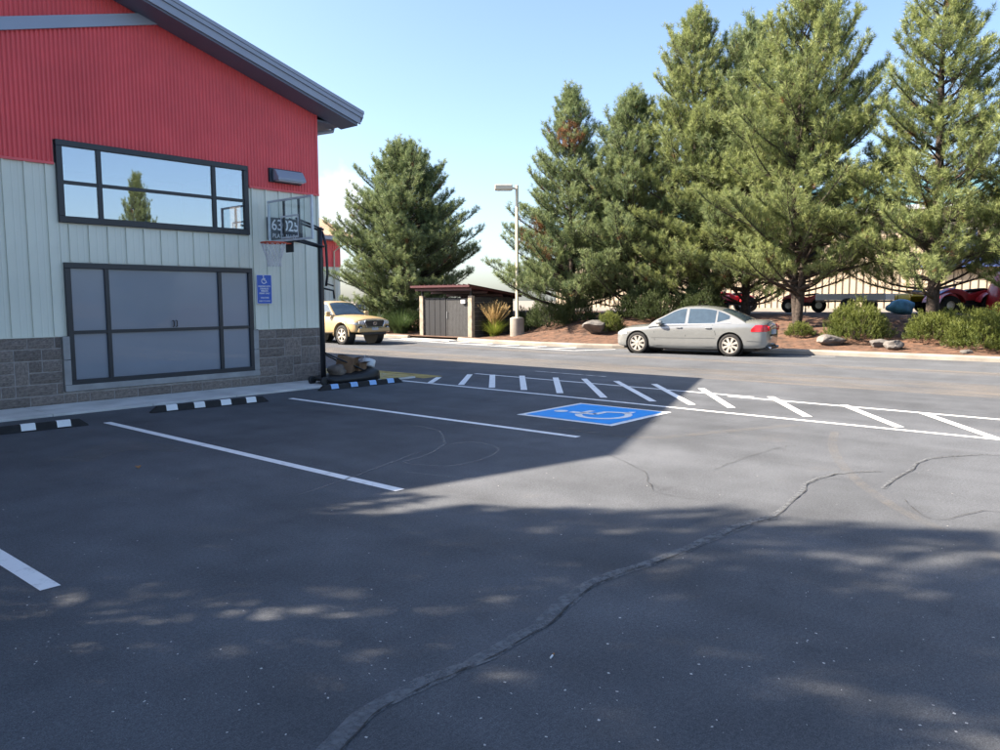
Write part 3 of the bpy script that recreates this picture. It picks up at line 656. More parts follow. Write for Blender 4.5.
def wheelstop(cx_, cy_, rz, L, patch, label, nump=4):
    e = empty('wheel_stop', (cx_, cy_, .0), rz); tag(e, label, 'wheel stop', 'rubber wheel stops in front of the sidewalk')
    mb = MB(); vs = []; fs = []; n = len(sp); stn = [(-L/2,.18),(-L/2+.10,1),(L/2-.10,1),(L/2,.18)]
    for xx, s in stn: vs += [(xx, b*(1 if s == 1 else .85), max(.002, a*s)) for a, b in sp]
    for i in range(3):
        for k in range(n-1): fs.append((i*n+k, i*n+k+1, (i+1)*n+k+1, (i+1)*n+k))
        fs.append((i*n, i*n+n-1, (i+1)*n+n-1, (i+1)*n))
    fs += [tuple(range(n)), tuple(range(3*n, 4*n))]
    mb.add(vs, fs).build('body', M['rubber'], e, bevel=.006)
    for k in range(nump):
        xx = -L/2 + L*(k+.72)/(nump+.44); w = .085; off = .0035
        prof = [(b*1.0, a+off) for a, b in sp[1:6]]
        vs = [(xx-w, b - (.004 if b < 0 else 0), a) for b, a in prof] + [(xx+w, b - (.004 if b < 0 else 0), a) for b, a in prof]; nn = len(prof)
        MB().add(vs, [(i, i+1, i+1+nn, i+nn) for i in range(nn-1)]).build('reflective_patch', M[patch], e)
wheelstop(*[(a+b)/2 for a, b in zip(G(-62,441), G(73,426.5))], math.atan2(G(73,426.5)[1]-G(-62,441)[1], G(73,426.5)[0]-G(-62,441)[0]), 1.88, 'reflwhite', 'black rubber wheel stop with white patches in the bay farthest from the basketball hoop')
wheelstop(*[(a+b)/2 for a, b in zip(G(151,413), G(267,401.5))], math.atan2(G(267,401.5)[1]-G(151,413)[1], G(267,401.5)[0]-G(151,413)[0]), 1.92, 'reflwhite', 'black rubber wheel stop with white patches below the wide lower window')
wheelstop(9.80, 12.02, -.02, 2.05, 'reflblue', 'black rubber wheel stop with pale blue patches before the basketball stand')

# ------------------------------------------------------------------ basketball stand
BX, BY = 9.42, 12.76
bb = empty('basketball_hoop', (BX, BY, .036)); tag(bb, 'portable basketball hoop with clear backboard and black pole at the building corner', 'basketball hoop')
mb = MB(); mb.tube([(0,0,.08),(0,0,1.2),(0,0,2.5),(0,0,3.1)], [.052,.052,.05,.045], 14); mb.build('pole', M['blacksteel'], bb, smooth=True)
# water tank base
mb = MB(); vs = []; fs = []; N = 9
prof = [(-.10,.24,.10,.10),(.0,.34,.16,.04),(.25,.40,.19,.02),(.6,.42,.20,.02),(.9,.41,.22,.02),(1.08,.38,.26,.02),(1.2,.32,.25,.03),(1.28,.22,.20,.06)]
for xx, w, zt_, zb_ in prof:
    for k in range(N):
        a = PI*k/(N-1); vs.append((xx, w*math.copysign(abs(math.cos(a))**.55, math.cos(a)), zb_+(zt_-zb_)*abs(math.sin(a))**.5))
for i in range(len(prof)-1):
    for k in range(N-1): fs.append((i*N+k, i*N+k+1, (i+1)*N+k+1, (i+1)*N+k))
    fs.append((i*N, i*N+N-1, (i+1)*N+N-1, (i+1)*N))
fs += [tuple(range(N)), tuple(range((len(prof)-1)*N, len(prof)*N))]
mb.add(vs, fs).build('base_tank', M['black'], bb, smooth=True)
mb = MB(); mb.lathe([(.0,-.02),(.05,-.02),(.055,0),(.05,.03),(.0,.03)], 14, (1.05,0,.265)); mb.build('fill_cap', M['black'], bb)
for s in (-1, 1):
    mb = MB(); mb.lathe([(.0,-.03),(.07,-.03),(.085,-.02),(.085,.02),(.07,.03),(0,.03)], 16, (-.13,s*.2,.07), 'y'); mb.build('wheel', M['black'], bb)
    mb = MB(); mb.tube([(.02,s*.06,.62),(.95,s*.2,.19)], .016, 8); mb.build('brace', M['blacksteel'], bb)
# board, in a plane facing the lot
XBd = -.68; BW = .72; Z0, Z1 = 2.80, 3.60
mb = MB(); mb.box((XBd-.012,-BW+.02,Z0+.02),(XBd,BW-.02,Z1-.02)); board = mb.build('backboard', M['clear'], bb)
mb = MB(); t_ = .035
mb.box((XBd-.022,-BW,Z1-t_),(XBd+.02,BW,Z1)); mb.box((XBd-.022,-BW,Z0),(XBd+.02,BW,Z0+t_)); mb.box((XBd-.022,-BW,Z0+t_),(XBd+.02,-BW+t_,Z1-t_)); mb.box((XBd-.022,BW-t_,Z0+t_),(XBd+.02,BW,Z1-t_)); mb.build('board_frame', M['whitetrim'], board)
mb = MB(); q = .255
for a, b, c_, d in ((-.29,-.26,Z0+.05,Z0+.48),(.26,.29,Z0+.05,Z0+.48),(-.26,.26,Z0+.45,Z0+.48),(-.26,.26,Z0+.05,Z0+.08)): mb.box((XBd-.0155,a,c_),(XBd-.0125,b,d))
mb.build('target_square', M['whitetrim'], board)
mb = MB()
for s in (-.24, .24): mb.box((XBd+.021,s-.022,Z0-.02),(XBd+.05,s+.022,Z1-.03))
mb.build('board_strut', M['blacksteel'], bb)
for s in (-1, 1):
    mb = MB(); mb.tube([(.03,s*.075,2.72),(XBd+.06,s*.11,2.84)], .022, 8); mb.build('lower_arm', M['blacksteel'], bb)
    mb = MB(); mb.tube([(.03,s*.075,3.05),(XBd+.06,s*.11,3.22)], .022, 8); mb.build('upper_arm', M['blacksteel'], bb)
mb = MB(); mb.tube([(.05,0,3.03),(.14,0,2.75),(.16,0,2.2),(.12,0,1.95)], .026, 8); mb.tube([(.12,-.0,2.0),(.2,-.14,1.95)], .016, 6); mb.tube([(.07,0,1.9),(.28,-.02,1.86),(.30,-.02,1.70)], .02, 6); mb.build('height_lever', M['blacksteel'], bb, smooth=True)
mb = MB(); RX = XBd-.15-.225; rz_ = Z0-.06
ring = [(RX+.228*math.cos(a), .228*math.sin(a), rz_) for a in np.linspace(0, 2*PI, 33)]
mb.tube(ring, .015, 8, caps=False); mb.box((XBd-.16,-.07,rz_-.012),(XBd-.02,.07,rz_+.012)); rim = mb.build('rim', M['orange'], bb, smooth=False)
mb = MB(); mb.box((XBd-.03,-.12,rz_-.16),(XBd-.014,.12,rz_+.05)); mb.build('rim_plate', M['black'], bb)
mb = MB(); mb.box((RX+.05,-.245,rz_-.13),(RX+.058,.0,rz_-.03)) if False else None
mb = MB(); levels = [(.226,0),(.205,-.09),(.17,-.18),(.14,-.27),(.125,-.36),(.128,-.44)]
for k in range(14):
    for sgn in (1, -1):
        pts = [(RX+r*math.cos(2*PI*(k+sgn*i*.5)/14), r*math.sin(2*PI*(k+sgn*i*.5)/14), rz_+h) for i, (r, h) in enumerate(levels)]
        mb.tube(pts, .0065, 4, caps=False)
mb.build('net', M['net'], bb)
# weights lying on the tank
def lump(name, loc, size, m, seed, label, cat, facets=0):
    bm = bmesh.new(); bmesh.ops.create_icosphere(bm, subdivisions=3, radius=1); rr = random.Random(seed); ph = [rr.uniform(0, 6) for _ in range(6)]
    for v in bm.verts:
        c = v.co; k = 1+.13*math.sin(3*c.x+ph[0])*math.sin(2.5*c.y+ph[1])+.09*math.sin(5*c.z+ph[2]+2*c.x)+.05*math.sin(9*c.x+ph[3])*math.sin(8*c.y+7*c.z+ph[4])
        v.co = c*k
    for _ in range(facets):
        n_ = Vector((rr.gauss(0,1), rr.gauss(0,1), rr.gauss(.2,.8))).normalized(); dd = rr.uniform(.55,.85)
        for v in bm.verts:
            e = v.co.dot(n_)-dd
            if e > 0: v.co -= n_*e*.92
    for v in bm.verts: v.co = Vector((v.co.x*size[0]+rr.gauss(0,.004), v.co.y*size[1]+rr.gauss(0,.004), v.co.z*size[2]))
    zmin = min(v.co.z for v in bm.verts)
    for v in bm.verts: v.co.z = max(v.co.z-zmin, size[2]*.14)-size[2]*.14
    me = bpy.data.meshes.new(name); bm.to_mesh(me); bm.free(); me.materials.append(m)
    for p in me.polygons: p.use_smooth = facets == 0
    o = link(name, me, None, loc, (0,0,rr.uniform(0,6))); tag(o, label, cat); return o
lump('sandbag', (BX+.28, BY-.06, .18), (.17,.22,.13), M['sack'], 1, 'grey brown sack slumped at the foot of the basketball pole', 'sack')
def carton(loc, s, rz, tilt, label):
    e = empty('cardboard_box', loc, rz); e.rotation_euler = (tilt, tilt*.4, rz); tag(e, label, 'box')
    mb = MB(); mb.box((-s[0]/2,-s[1]/2,0),(s[0]/2,s[1]/2,s[2])); mb.build('carton', M['box'], e, bevel=.006)
    mb = MB(); mb.add([(-s[0]/2,-s[1]/2,s[2]),(s[0]/2,-s[1]/2,s[2]),(s[0]/2,-s[1]/2-.10,s[2]+.05),(-s[0]/2,-s[1]/2-.10,s[2]+.05)],[(0,1,2,3)]); mb.add([(-s[0]/2,s[1]/2,s[2]+.001),(s[0]/2,s[1]/2,s[2]+.001),(s[0]/2,s[1]*.05,s[2]+.03),(-s[0]/2,s[1]*.05,s[2]+.03)],[(0,1,2,3)]); mb.build('flap', M['box'], e)
carton((BX+.56, BY+.04, .20), (.36,.34,.36), .6, .22, 'open brown cardboard box sitting on the black base tank')
carton((BX+.86, BY-.02, .215), (.24,.24,.20), .2, .12, 'small low cardboard box between the larger box and the white pail')
wp = empty('pail', (BX+1.12, BY-.04, .30), .3); wp.rotation_euler = (0, .35, .3); tag(wp, 'white plastic pail lying at the end of the base tank', 'pail')
mb = MB(); mb.lathe([(0,0),(.10,0),(.125,.02),(.135,.15),(.125,.16),(.118,.155),(.11,.03),(0,.02)], 20); mb.build('shell', M['whiteplastic'], wp, smooth=True)
mb = MB(); mb.tube([(.135*math.cos(a), .135*math.sin(a)*.5+.02, .15+.10*math.sin(a)) for a in np.linspace(0, PI, 12)], .005, 6); mb.build('bail_handle', M['steel'], wp)

# ------------------------------------------------------------------ vehicles
def monos(xs, ys, x): 
    xs, ys = np.array(xs, float), np.array(ys, float); o = np.argsort(xs); xs, ys = xs[o], ys[o]; d = np.diff(ys)/np.diff(xs)
    m = np.concatenate(([d[0]], [0 if d[i]*d[i+1] <= 0 else 2*d[i]*d[i+1]/(d[i]+d[i+1]) for i in range(len(d)-1)], [d[-1]]))
    x = np.clip(x, xs[0], xs[-1]); i = np.clip(np.searchsorted(xs, x)-1, 0, len(xs)-2); h = xs[i+1]-xs[i]; t = (x-xs[i])/h
    return (2*t**3-3*t**2+1)*ys[i]+(t**3-2*t**2+t)*h*m[i]+(-2*t**3+3*t**2)*ys[i+1]+(t**3-t**2)*h*m[i+1]
class Shell:
    def __init__(s, body, gh, tum, belt0, wmax): s.b = body; s.g = gh; s.tum = tum; s.belt0 = belt0; s.wmax = wmax
    def prof(s, x): return [float(monos([r[0] for r in s.b], [r[k] for r in s.b], x)) for k in (1,2,3,4)]
    def side(s, x, z):                                         # half width of the lower body
        zb, zs, zt, w = s.prof(x); u = (z-zb)/(zs-zb)
        return w*float(np.interp(u, [0,.06,.3,.6,.85,.97,1.0], [.90,.955,.995,1.0,.985,.95,.90]))
    def section(s, x):
        zb, zs, zt, w = s.prof(x); h = zs-zb
        return [(0,zb),(.6*w,zb),(.90*w,zb),(.955*w,zb+.06*h),(.98*w,zb+.16*h),(.995*w,zb+.3*h),(1.0*w,zb+.45*h),(1.0*w,zb+.6*h),(.995*w,zb+.75*h),(.985*w,zb+.85*h),(.95*w,zb+.97*h),(.90*w,zs),(.75*w,zs+.45*(zt-zs)),(.5*w,zs+.8*(zt-zs)),(.25*w,zs+.95*(zt-zs)),(0,zt)]
    def lower(s, n=70):
        x0, x1 = s.b[0][0], s.b[-1][0]; xs = np.unique(np.concatenate((np.linspace(x0, x1, n), [x0+.02*k for k in range(5)], [x1-.02*k for k in range(5)])))
        mb = MB(); vs = []; fs = []
        for x in xs:
            h = s.section(x); vs += [(x, y, z) for y, z in h] + [(x, -y, z) for y, z in h[-2:0:-1]]
        P = len(h)*2-2
        for i in range(len(xs)-1):
            for k in range(P): fs.append((i*P+k, i*P+(k+1) % P, (i+1)*P+(k+1) % P, (i+1)*P+k))
        fs += [tuple(range(P)), tuple(range((len(xs)-1)*P, len(xs)*P))]
        return mb.add(vs, fs)
    def zroof(s, x): return float(monos([r[0] for r in s.g], [r[1] for r in s.g], x))
    def wside(s, z): return s.wmax-(z-s.belt0)*s.tum-.05*(z-s.belt0)**2
    def ghsec(s, x, off=0.):
        zr_ = s.zroof(x); zbelt = s.prof(x)[1]-.03; ze = max(zbelt+.004, zr_-.055); we = s.wside(ze); pts = []
        for u in (0,.2,.4,.6,.75,.87,.95,1.0): pts.append((u*we, ze+(max(zr_, ze+.002)-ze)*(1-u**3.2)))
        for q in (.33,.66,1.0): zz = ze+(zbelt-ze)*q; pts.append((s.wside(zz), zz))
        return pts
    def greenhouse(s, n=50):
        xs = np.linspace(s.g[0][0], s.g[-1][0], n); mb = MB(); vs = []; fs = []
        for x in xs:
            h = s.ghsec(x); vs += [(x, -y, z) for y, z in h[:0:-1]] + [(x, y, z) for y, z in h]
        P = len(h)*2-1
        for i in range(n-1):
            for k in range(P-1): fs.append((i*P+k, i*P+k+1, (i+1)*P+k+1, (i+1)*P+k))
        return mb.add(vs, fs)
    def top_panel(s, x0, x1, inset, n=8, m=9, off=.008):        # windscreen or rear screen
        mb = MB(); vs = []
        for i in range(n+1):
            x = x0+(x1-x0)*i/n; zr_ = s.zroof(x); zbelt = s.prof(x)[1]-.03; ze = max(zbelt+.004, zr_-.055); we = s.wside(ze)
            for k in range(m+1):
                u = (-1+2*k/m)*inset; vs.append((x+off*(1 if x1 > 0 else -1)*.8, u*we, ze+(max(zr_, ze+.002)-ze)*(1-abs(u)**3.2)+off))
        return mb.add(vs, [(i*(m+1)+k, i*(m+1)+k+1, (i+1)*(m+1)+k+1, (i+1)*(m+1)+k) for i in range(n) for k in range(m)])
    def side_panel(s, sgn, fn, xs, nz=5, off=.006, lower=False): # fn(x) -> (zlo, zhi)
        mb = MB(); vs = []
        for x in xs:
            lo, hi = fn(x)
            for k in range(nz+1):
                z = lo+(hi-lo)*k/nz; y = (s.side(x, z) if lower else s.wside(z))+off; vs.append((x, sgn*y, z))
        return mb.add(vs, [(i*(nz+1)+k, i*(nz+1)+k+1, (i+1)*(nz+1)+k+1, (i+1)*(nz+1)+k) for i in range(len(xs)-1) for k in range(nz)])
def cut(o, cutters):
    """cut wheel openings out of a closed body mesh"""
    objs = []
    for mbc in cutters:
        c = mbc.build('cutter', o.data.materials[0], o.parent); objs.append(c)
        md = o.modifiers.new('cut', 'BOOLEAN'); md.object = c; md.operation = 'DIFFERENCE'; md.solver = 'EXACT'
    bpy.context.view_layer.update(); dg = bpy.context.evaluated_depsgraph_get(); me = bpy.data.meshes.new_from_object(o.evaluated_get(dg)); o.modifiers.clear(); o.data = me
    for c in objs: bpy.data.objects.remove(c)
    autosmooth(o, 32); return o
def wheel_parts(par, x, y, r, w, sgn, spokes, rr=.72):
    mb = MB(); h = w/2
    mb.lathe([(r*rr*.93,-h*.8),(r*rr,-h),(r*.93,-h),(r*.985,-h*.8),(r,-h*.5),(r,h*.5),(r*.985,h*.8),(r*.93,h),(r*rr,h),(r*rr*.93,h*.8)], 40, (x,y,r), 'y'); wh = mb.build('wheel', M['tyre'], par, smooth=True); 
    mb = MB(); yo = y+sgn*h*.82; R = r*rr
    mb.lathe([(R*1.0,-.02*sgn),(R*.99,.02*sgn),(R*.93,.02*sgn),(R*.90,-.03*sgn)], 40, (x,yo,r), 'y')
    mb.lathe([(0,.028*sgn),(R*.14,.028*sgn),(R*.20,.012*sgn),(R*.2,-.03*sgn)], 20, (x,yo,r), 'y')
    for k in range(spokes):
        a = 2*PI*(k+.5)/spokes; c, q = math.cos(a), math.sin(a)
        def P(rad, t, d): return (x+c*rad-q*t, yo+sgn*d, r+q*rad+c*t)
        w0, w1 = R*.10, R*.165
        mb.add([P(R*.14,-w0,.018),P(R*.14,w0,.018),P(R*.93,w1,.012),P(R*.93,-w1,.012),P(R*.14,-w0,-.02),P(R*.14,w0,-.02),P(R*.93,w1,-.02),P(R*.93,-w1,-.02)],[(0,1,2,3),(0,3,7,4),(1,5,6,2),(4,7,6,5)])
    rm = mb.build('rim', M['rim'], wh)
    mb = MB(); mb.lathe([(0,-.05*sgn),(R*.92,-.05*sgn)], 32, (x,yo,r), 'y'); mb.build('brake_disc', M['black'], wh)
    return wh
def blackline(par, sh, sgn, pts, w, name='door_gap', m='black', off=.004):
    mb = MB(); vs = []
    for i, (x, z) in enumerate(pts):
        a = pts[max(0,i-1)]; b = pts[min(len(pts)-1,i+1)]; t = Vector((b[0]-a[0], b[1]-a[1])).normalized()
        for q in (-1, 1):
            xx, zz = x-t.y*w/2*q, z+t.x*w/2*q; vs.append((xx, sgn*(sh.side(xx, zz)+off), zz))
    return mb.add(vs, [(2*i,2*i+1,2*i+3,2*i+2) for i in range(len(pts)-1)]).build(name, M[m], par)

# --- silver sedan
AX = 1.45; WR = .335
sed = Shell(
    [(-2.50,.42,.80,.90,.60),(-2.44,.30,.92,1.02,.72),(-2.30,.26,.985,1.075,.82),(-1.95,.24,1.00,1.085,.875),(-1.45,.22,.985,1.05,.895),(-.8,.20,.955,1.0,.90),(0,.19,.93,.97,.90),(.7,.20,.905,.95,.895),(1.2,.21,.86,.925,.89),(1.6,.22,.815,.895,.88),(1.88,.22,.77,.86,.85),(2.08,.23,.72,.80,.78),(2.19,.26,.66,.73,.68),(2.26,.34,.58,.62,.55)],
    [(-1.98,.98),(-1.8,1.10),(-1.45,1.27),(-1.1,1.405),(-.75,1.475),(-.35,1.505),(0.,1.49),(.25,1.43),(.6,1.25),(.95,1.06),(1.12,.90)], .47, .95, .845)
def build_sedan(loc, rz, label):
    car = empty('parked_sedan', loc, rz); tag(car, label, 'car')
    body = sed.lower().build('body', M['silver'], car)
    cs = []
    for x in (AX, -AX):
        for s in (-1, 1):
            c = MB(); c.tube([(x,s*.60,WR+.005),(x,s*1.1,WR+.005)], .385, 40); cs.append(c)
    cut(body, cs)
    for x in (AX, -AX):
        for s in (-1, 1):
            wheel_parts(car, x, s*.775, WR, .215, s, 8)
            mb = MB(); mb.lathe([(.392,s*.60),(.388,s*.872)], 36, (x,0,WR+.005), 'y'); mb.lathe([(0,s*.605),(.39,s*.605)], 36, (x,0,WR+.005), 'y'); mb.build('wheel_well', M['black'], car)
    autosmooth(sed.greenhouse().build('roof', M['silver'], car), 50)
    beltf = lambda x: sed.prof(x)[1]+.022
    top = lambda x: sed.zroof(x)-.085
    sweep = np.linspace
    for s in (1, -1):
        f1 = lambda x: (beltf(x), max(beltf(x)+.012, min(top(x), 1.405)))
        sed.side_panel(s, f1, sweep(.80,-.06,14)).build('front_door_window', M['carglass'], car)
        sed.side_panel(s, f1, sweep(-.15,-.98,12)).build('rear_door_window', M['carglass'], car)
        f2 = lambda x: (beltf(x)+.02+.10*max(0,(-1.04-x)/.4), max(beltf(x)+.03+.10*max(0,(-1.04-x)/.4), min(top(x)-.005, 1.39)))
        sed.side_panel(s, f2, sweep(-1.04,-1.40,8)).build('quarter_window', M['carglass'], car)
        fch = lambda x: (beltf(x)-.020, beltf(x)-.002)
        sed.side_panel(s, fch, sweep(.85,-1.45,16), 1, .010).build('belt_trim', M['chrome'], car)
        blackline(car, sed, s, [(.86,.86),(.90,.70),(.88,.45),(.80,.27)], .012); blackline(car, sed, s, [(-.10,.905),(-.10,.6),(-.12,.27)], .012); blackline(car, sed, s, [(-.92,.93),(-.99,.75),(-1.03,.62)], .012)
        blackline(car, sed, s, [(.83,.265),(-.95,.265)], .012); blackline(car, sed, s, [(1.0,.52),(0,.53),(-1.0,.54)], .014, 'side_crease', 'silver', .012)
        for hx in (.10,-.80):
            mb = MB(); y = s*(sed.side(hx,.83)+.012); mb.tube([(hx+.10,y-.01*s,.83),(hx+.07,y+.012*s,.832),(hx-.07,y+.012*s,.834),(hx-.10,y-.01*s,.834)], .013, 8); mb.build('door_handle', M['silver'], car)
        mb = MB(); bm_ = [(0,0,0)]
        vs = []; fs = []
        for i, (xx, r1, r2) in enumerate(((.13,.03,.03),(.09,.075,.055),(.0,.09,.065),(-.06,.085,.06),(-.08,.07,.05))):
            for k in range(12): a = 2*PI*k/12; vs.append((.70+xx, s*(.965+r1*math.cos(a)), .985+r2*math.sin(a)))
        for i in range(4):
            for k in range(12): fs.append((i*12+k, i*12+(k+1) % 12, (i+1)*12+(k+1) % 12, (i+1)*12+k))
        fs += [tuple(range(12)), tuple(range(48,60))]
        mb.add(vs, fs); mb.tube([(.72,s*.82,.955),(.72,s*.90,.965)], .02, 6); mb.build('wing_mirror', M['silver'], car, smooth=True)
        # lamps wrap round the corners
        ft = lambda x: (.735+.05*max(0,(-2.1-x)/.4), min(.955, .80+.16*max(0,(-1.98-x)/.15)))
        sed.side_panel(s, lambda x: (.74, .79+.15*min(1,(-2.03-x)/.14)) , sweep(-2.05,-2.47,12), 5, .012, True).build('tail_lamp', M['taillight'], car)
        sed.side_panel(s, lambda x: (.60-.02*(x-1.9)/.3, .655+.06*min(1,(2.22-x)/.25)), sweep(1.82,2.20,10), 4, .010, True).build('headlamp', M['headlight'], car)
        mb = MB(); mb.tube([(-2.46,s*.50,.27),(-2.56,s*.50,.265)], .04, 12); mb.build('exhaust_tip', M['chrome'], car)
        sed.side_panel(s, lambda x: (.475,.495), sweep(-1.92,-2.40,8), 1, .012, True).build('bumper_strip', M['silver'], car)
        mb = MB(); mb.box((AX-.56, s*.86-.006, .13),(AX-.42, s*.86+.006,.27)) if False else None
    sed.top_panel(.98, .30, .90).build('windscreen', M['carglass'], car, smooth=True)
    sed.top_panel(-1.82, -1.12, .88).build('rear_screen', M['carglass'], car, smooth=True)
    # rear face: lamps, plate, bumper recess
    for s in (-1, 1):
        mb = MB(); mb.box((-2.53, s*.46 if s > 0 else -.66, .76), (-2.44, .66 if s > 0 else -.46, .90)); mb.build('tail_lamp', M['taillight'], car, bevel=.02)
    mb = MB(); mb.box((-2.545,-.17,.66),(-2.50,.17,.80)); mb.build('licence_plate', M['plate'], car)
    mb = MB(); mb.box((-2.53,-.42,.60),(-2.47,.42,.655)); mb.build('plate_recess', M['black'], car, bevel=.01)
    mb = MB(); mb.box((-2.535,-.45,.825),(-2.49,.45,.86)); mb.build('boot_trim', M['chrome'], car, bevel=.008)
    mb = MB(); mb.box((-2.50,-.66,.21),(-2.2,.66,.30)); mb.build('rear_valance', M['black'], car, bevel=.02)
    mb = MB(); mb.box((-2.1,-.62,.15),(2.0,.62,.22)); mb.build('underbody', M['black'], car)
    mb = MB(); mb.box((2.20,-.40,.42),(2.275,.40,.60)); mb.build('grille', M['black'], car, bevel=.02)
    mb = MB(); mb.box((.2,-.36,.50),(.75,.36,.80)); mb.box((-.75,-.40,.50),(-.4,.40,.90)); mb.build('seats', M['black'], car)
    return car
fw = Vector(G(637.5,353.3)); rw = Vector(G(729,356.5)); d = (fw-rw); hd = math.atan2(d.y, d.x); mid = (fw+rw)/2
nrm = Vector((-d.y, d.x)).normalized()       # left of the heading faces the lot
ctr = mid - nrm*.88
build_sedan((ctr.x, ctr.y, .0), hd, 'silver four door sedan parked along the kerb beneath the pines')

# --- sand coloured pickup
TR = .39; TA = 1.60
pick = Shell(
    [(-2.75,.62,1.10,1.12,.90),(-2.72,.52,1.14,1.16,.93),(-1.6,.48,1.15,1.17,.94),(-.6,.44,1.14,1.17,.94),(.5,.44,1.13,1.17,.94),(1.05,.46,1.12,1.19,.94),(1.6,.48,1.08,1.17,.945),(2.1,.50,1.03,1.13,.93),(2.36,.50,.98,1.08,.89),(2.46,.52,.94,1.02,.82),(2.50,.58,.88,.93,.74)],
    [(-1.05,1.14),(-.98,1.50),(-.85,1.68),(-.4,1.75),(.1,1.745),(.35,1.70),(.75,1.42),(1.08,1.16),(1.2,1.02)], .36, 1.13, .845)
def build_pickup(loc, rz, label, paint, name='pickup_truck', detail=True):
    t = empty(name, loc, rz); tag(t, label, 'pickup truck')
    body = pick.lower(60).build('body', paint, t); cs = []
    for x in (TA, -TA-.05):
        for s in (-1, 1):
            c = MB(); c.tube([(x,s*.58,TR+.03),(x,s*1.2,TR+.03)], .47, 36); cs.append(c)
    c = MB(); c.box((-2.64,-.72,.72),(-1.16,.72,1.5)); cs.append(c)
    cut(body, cs)
    for x in (TA, -TA-.05):
        for s in (-1, 1):
            wheel_parts(t, x, s*.80, TR, .26, s, 6, .66)
            mb = MB(); mb.lathe([(.475,s*.58),(.472,s*.91)], 36, (x,0,TR+.03), 'y'); mb.lathe([(0,s*.585),(.475,s*.585)], 36, (x,0,TR+.03), 'y'); mb.build('wheel_well', M['black'], t)
            # flared arch lip
            mb = MB(); mb.tube([(x+.49*math.cos(a), s*(.935), TR+.03+.49*math.sin(a)) for a in np.linspace(-.15, PI+.15, 22)], .028, 6); mb.build('arch_flare', paint, t, smooth=True)
    autosmooth(pick.greenhouse(36).build('cab_roof', paint, t), 50)
    belt = lambda x: pick.prof(x)[1]+.03
    for s in (1, -1):
        f = lambda x: (belt(x), max(belt(x)+.012, min(pick.zroof(x)-.085, 1.63)))
        pick.side_panel(s, f, np.linspace(.88,.02,12)).build('front_door_window', M['carglass'], t)
        pick.side_panel(s, f, np.linspace(-.07,-.78,9)).build('rear_door_window', M['carglass'], t)
        for pts in ([(.95,1.08),(.98,.8),(.90,.52)],[(-.02,1.1),(-.02,.8),(-.03,.52)],[(-.90,1.1),(-.92,.8),(-.9,.56)],[(.9,.53),(-.9,.53)]): blackline(t, pick, s, pts, .014)
        mb = MB(); mb.box((.78,s*1.0-.10,1.12),(.90,s*1.0+.10,1.32)); mb.build('wing_mirror', paint, t, bevel=.03)
        mb = MB(); mb.tube([(.86,s*.84,1.16),(.85,s*.92,1.18)], .025, 6); mb.build('mirror_arm', M['black'], t)
        for hx in (.14,-.74):
            mb = MB(); y = s*(pick.side(hx,.98)+.012); mb.tube([(hx+.10,y-.01*s,.98),(hx+.07,y+.014*s,.98),(hx-.07,y+.014*s,.98),(hx-.10,y-.01*s,.98)], .015, 8); mb.build('door_handle', paint, t)
        pick.side_panel(s, lambda x: (.86-.05*(x-2.05)/.4, .985-.10*(x-2.05)/.4), np.linspace(2.02,2.475,10), 4, .012, True).build('headlamp', M['headlight'], t)
        mb = MB(); mb.prism([(s*.50,.80),(s*.76,.83),(s*.76,.93),(s*.48,.96)], 2.40, 2.535, 'x'); mb.build('headlamp', M['headlight'], t, bevel=.015)
        mb = MB(); mb.prism([(s*.56,.55),(s*.80,.57),(s*.80,.76),(s*.62,.78)], 2.36, 2.53, 'x'); mb.build('fog_lamp_surround', M['black'], t, bevel=.015)
        mb = MB(); mb.lathe([(0,.02),(.05,.018),(.055,0)], 14, (2.53,s*.69,.67), 'x'); mb.build('fog_lamp', M['headlight'], t)
    pick.top_panel(1.04, .40, .91).build('windscreen', M['carglass'], t, smooth=True)
    mb = MB(); mb.prism([(-.47,.98),(.47,.98),(.50,.90),(.40,.70),(-.40,.70),(-.50,.90)], 2.42, 2.545, 'x'); mb.build('grille', M['black'], t, bevel=.012)
    mb = MB()
    loop = [(-.47,.98),(.47,.98),(.51,.90),(.40,.70),(-.40,.70),(-.51,.90),(-.47,.98)]
    mb.tube([(2.555, a, b) for a, b in loop], .022, 8); mb.build('grille_surround', M['chrome'], t)
    for zz in (.77,.84,.91):
        mb = MB(); mb.box((2.545,-.43,zz-.012),(2.56,.43,zz+.012)); mb.build('grille_bar', M['encmesh'], t)
    mb = MB()
    for rx, rz2, oz in ((.095,.062,0),(.036,.058,0),(.062,.024,.028)):
        mb.tube([(2.572, rx*math.cos(a), .845+oz+rz2*math.sin(a)) for a in np.linspace(0, 2*PI, 25)], .008, 6, caps=False)
    mb.build('emblem', M['chrome'], t)
    mb = MB(); mb.box((2.40,-.80,.50),(2.575,.80,.68)); mb.build('bumper', paint, t, bevel=.05)
    mb = MB(); mb.box((2.42,-.62,.40),(2.54,.62,.51)); mb.build('skid_plate', M['encmesh'], t, bevel=.03)
    mb = MB(); mb.box((2.577,-.16,.58),(2.59,.16,.68)); mb.build('licence_plate', M['plate'], t)
    mb = MB(); mb.box((-2.5,-.5,.40),(2.3,.5,.50)); mb.build('chassis', M['black'], t)
    mb = MB(); mb.box((-.2,-.6,.9),(.3,.6,1.35)); mb.build('seats', M['black'], t)
    return t
tk = build_pickup((19.50, 25.55, 0), -PI/2, 'sand coloured pickup truck parked beyond the building corner', M['tan'])
tk.scale = (.96,.96,.96)
wt = build_pickup((30.6, 36.6, 0), 2.0, 'white pickup truck parked behind the sand coloured one', M['whitecar'])

